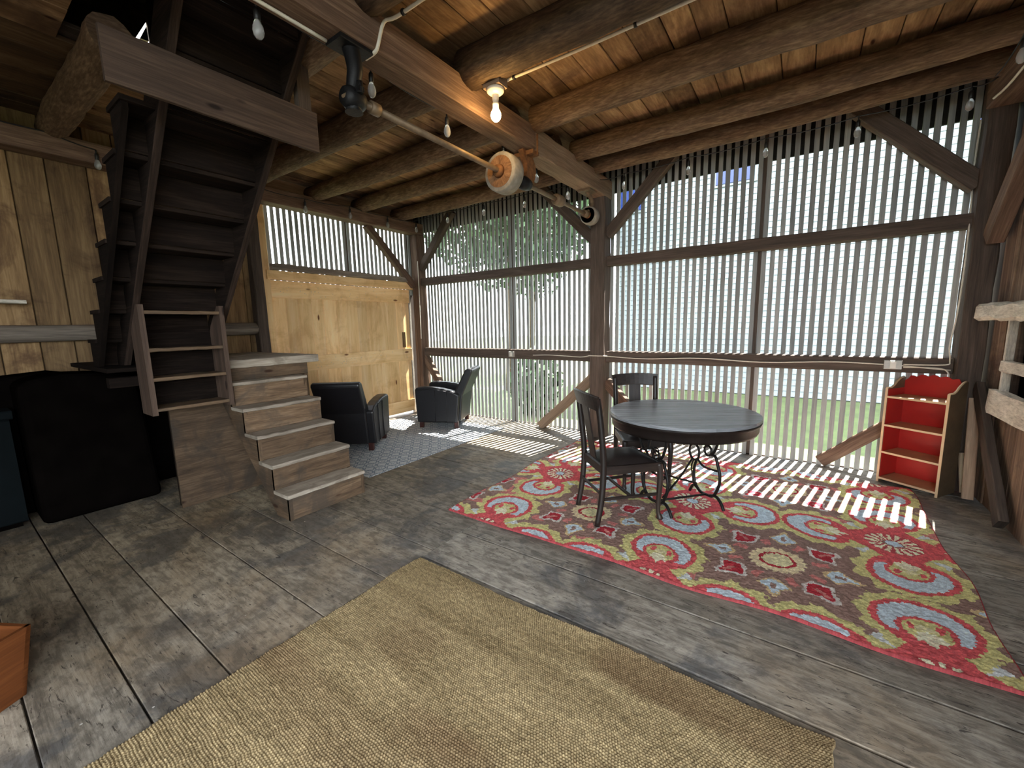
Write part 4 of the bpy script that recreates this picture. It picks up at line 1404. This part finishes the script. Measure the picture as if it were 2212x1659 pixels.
cable('conduit', [(-2.19, -.5, 3.028), (-2.19, .5, 3.028), (-2.185, 1.0, 3.028), (-2.185, 1.45, 3.028)], .009, 'straight white conduit under the tie beam, running up to the black hanger', 'conduit', clips=[((-2.187, .98, 3.028), (0, 1, 0))])
cable('conduit', [(-2.15, 1.67, 3.03), (-2.06, 1.665, 3.03), (-2.035, 1.67, 3.06), (-2.035, 1.72, 3.2), (-1.96, 1.745, 3.21), (-1.7, 1.745, 3.21), (-1.2, 1.745, 3.21), (.5, 1.745, 3.21)], .010, 'white conduit bending off the tie beam onto the dark log joist', 'conduit', clips=[((-1.9, 1.745, 3.21), (1, 0, 0))])
cable('conduit', [(-1.84, 2.56, 3.15), (-1.80, 2.59, 3.2), (-1.6, 2.60, 3.205), (-1.2, 2.605, 3.205), (-.5, 2.60, 3.205), (1.2, 2.60, 3.205)], .010, 'white conduit along the barky joist to the lit bulb', 'conduit', clips=[((-1.75, 2.595, 3.205), (1, 0, 0)), ((-.9, 2.60, 3.205), (1, 0, 0))])
pts = [(1.07, 5.02, 1.035)] + [(x, 5.027, 1.07 + .012 * math.sin(x * 5)) for x in np.arange(.76, -2.0, -.2)] + [(-2.03, 5.0, 1.08), (-2.06, 4.945, 1.085), (-2.24, 4.945, 1.085), (-2.26, 5.0, 1.08)] + [(x, 5.027, 1.065 + .008 * math.sin(x * 6)) for x in np.arange(-2.4, -3.4, -.25)]
cable('cable', pts, .006, 'white cable stapled along the mid-height rail and round the middle post')
cable('cable', [(1.074, 5.1, 3.05), (1.074, 5.12, 2.7), (1.072, 5.05, 2.3), (1.068, 5.0, 1.9), (1.06, 5.0, 1.5), (1.045, 5.02, 1.25), (1.06, 5.03, 1.12), (1.03, 5.026, 1.08), (.77, 5.026, 1.075)], .006, 'white cable down the corner post to the outlet box')
cable('cable', [(1.06, 5.0, .55), (1.06, 5.0, .9), (1.05, 5.0, 1.02), (.98, 5.026, 1.05), (.77, 5.026, 1.05)], .006, 'white cable dropping behind the bookshelf from the outlet box')
cable('cable', [(1.04, 4.7, 3.06), (1.055, 4.5, 3.055), (1.05, 4.1, 3.055), (1.05, 3.0, 3.055), (1.05, 1.0, 3.055)], .008, 'white cable under the tie beam over the whitewashed rail')
cable('cable', [(-5.39, 4.975, 2.6), (-5.385, 4.97, 2.2), (-5.385, 4.965, 1.8), (-5.39, 4.968, 1.3)], .007, 'thin pale cable down the corner post beside the pine door')
for xc, lb, w in ((.697, 'grey outlet box on the rail near the bookshelf', .06), (-3.52, 'grey outlet box on the rail behind the armchairs', .045)):
    t = thing('outlet_box', lb, 'outlet', (xc, 5.03, 1.03))
    m = MB(); m.box(xc - w, xc + w, 5.0, 5.034, 1.03, 1.11, 'x', tone=.5); m.build('box', M['box_metal'], t)
    m = MB(); m.box(xc - .02, xc + .02, 4.994, 5.001, 1.04, 1.10, 'x', tone=.5); m.build('socket', M['white'], t)

# ------------------------------------------------------------------ outside
m = MB(); m.box(-40, 40, -30, 60, -.45, -.4, 'x', tone=.5); m.build('ground', M['lawn'], kind='structure')
m = MB(); m.box(-14, 14, -16, -3.1, -.41, -.36, 'x', tone=.5); m.build('yard_ground', M['gravel'], kind='structure')  # added yard, out of view; kept dark so little light bounces indoors
m = MB(); m.box(1.5, 14, -3.1, 3.5, -.41, -.36, 'x', tone=.5); m.build('side_yard_ground', M['gravel'], kind='structure')  # added side yard, unseen, dark to hold down bounced light
nh = thing('neighbour_house', 'white clapboard house across the lawn, seen through the slats', 'house', (0, 13, -.4))
m = MB()
for i in range(52):
    z = -.38 + i * .14
    m.bar((-4.6, 12.0 + .0, z + .07), (7.5, 12.0, z + .07), .03, .142, up=(0, .12, 1), ch=.001, tone=.5)
m.build('siding', M['house'], nh)
m = MB(); m.box(-4.6, 7.5, 12.03, 16, -.4, 6.9, 'x', tone=.5); m.build('body', M['house'], nh)
m = MB(); m.box(-5.0, 7.9, 11.6, 16.4, 6.9, 7.1, 'x', tone=.5); m.build('roof_edge', M['roof'], nh)
for (x0, x1, z0, z1) in ((-2.0, -1.16, 4.86, 5.45), (-4.5, -3.85, 4.6, 5.35), (2.5, 3.3, 4.8, 5.5), (-.2, .5, 1.2, 2.0), (1.2, 2.4, 1.0, 2.2)):
    if z1 < 3: continue
    m = MB(); m.box(x0 - .06, x1 + .06, 11.95, 12.0, z0 - .06, z1 + .06, 'x', tone=.5); wf = m.build('window', M['house'], nh)
    m = MB(); m.box(x0, x1, 11.93, 11.955, z0, z1, 'x', tone=.5); m.build('pane', M['navy'], wf)


def tree(x, y, h_, r, zc, n, lb, name='leafy_tree', seed=1):
    g = np.random.default_rng(seed)
    t = thing(name, lb, 'tree', (x, y, -.4))
    if zc > 1.5:
        m = MB(); m.tube([(x, y, -.4), (x + .1, y, h_ * .4), (x, y + .1, h_ * .8)], [.18, .14, .05], 10); m.build('trunk', M['trunk'], t)
    m = MB()
    for i in range(n):
        d = g.normal(size=3); d /= np.linalg.norm(d)
        p = Vector((x, y, zc)) + Vector(d) * r * (g.random() ** .4)
        p.z = zc + (p.z - zc) * (h_ - zc) / r
        a = Vector(g.normal(size=3)).normalized() * .13; b = a.cross(Vector(g.normal(size=3))).normalized() * .08
        i0 = len(m.v)
        m.v += [p - a, p - b, p + a, p + b]
        m.face((i0, i0 + 1, i0 + 2, i0 + 3), ((0, 0), (1, 0), (1, 1), (0, 1)), g.random())
    fo = m.build('foliage', M['leafgreen'], t)


tree(-6.9, 9.8, 7.4, 2.6, 4.9, 5200, 'leafy green tree outside, behind the slats by the corner post', seed=2)
tree(-8.9, 14.0, 7.6, 1.9, 5.0, 2500, 'second leafy tree outside, farther off beside the clapboard house', seed=3)
tree(-4.6, 7.4, 1.0, .55, .25, 700, 'small round shrub on the lawn behind the armchairs', 'garden_shrub', seed=4)
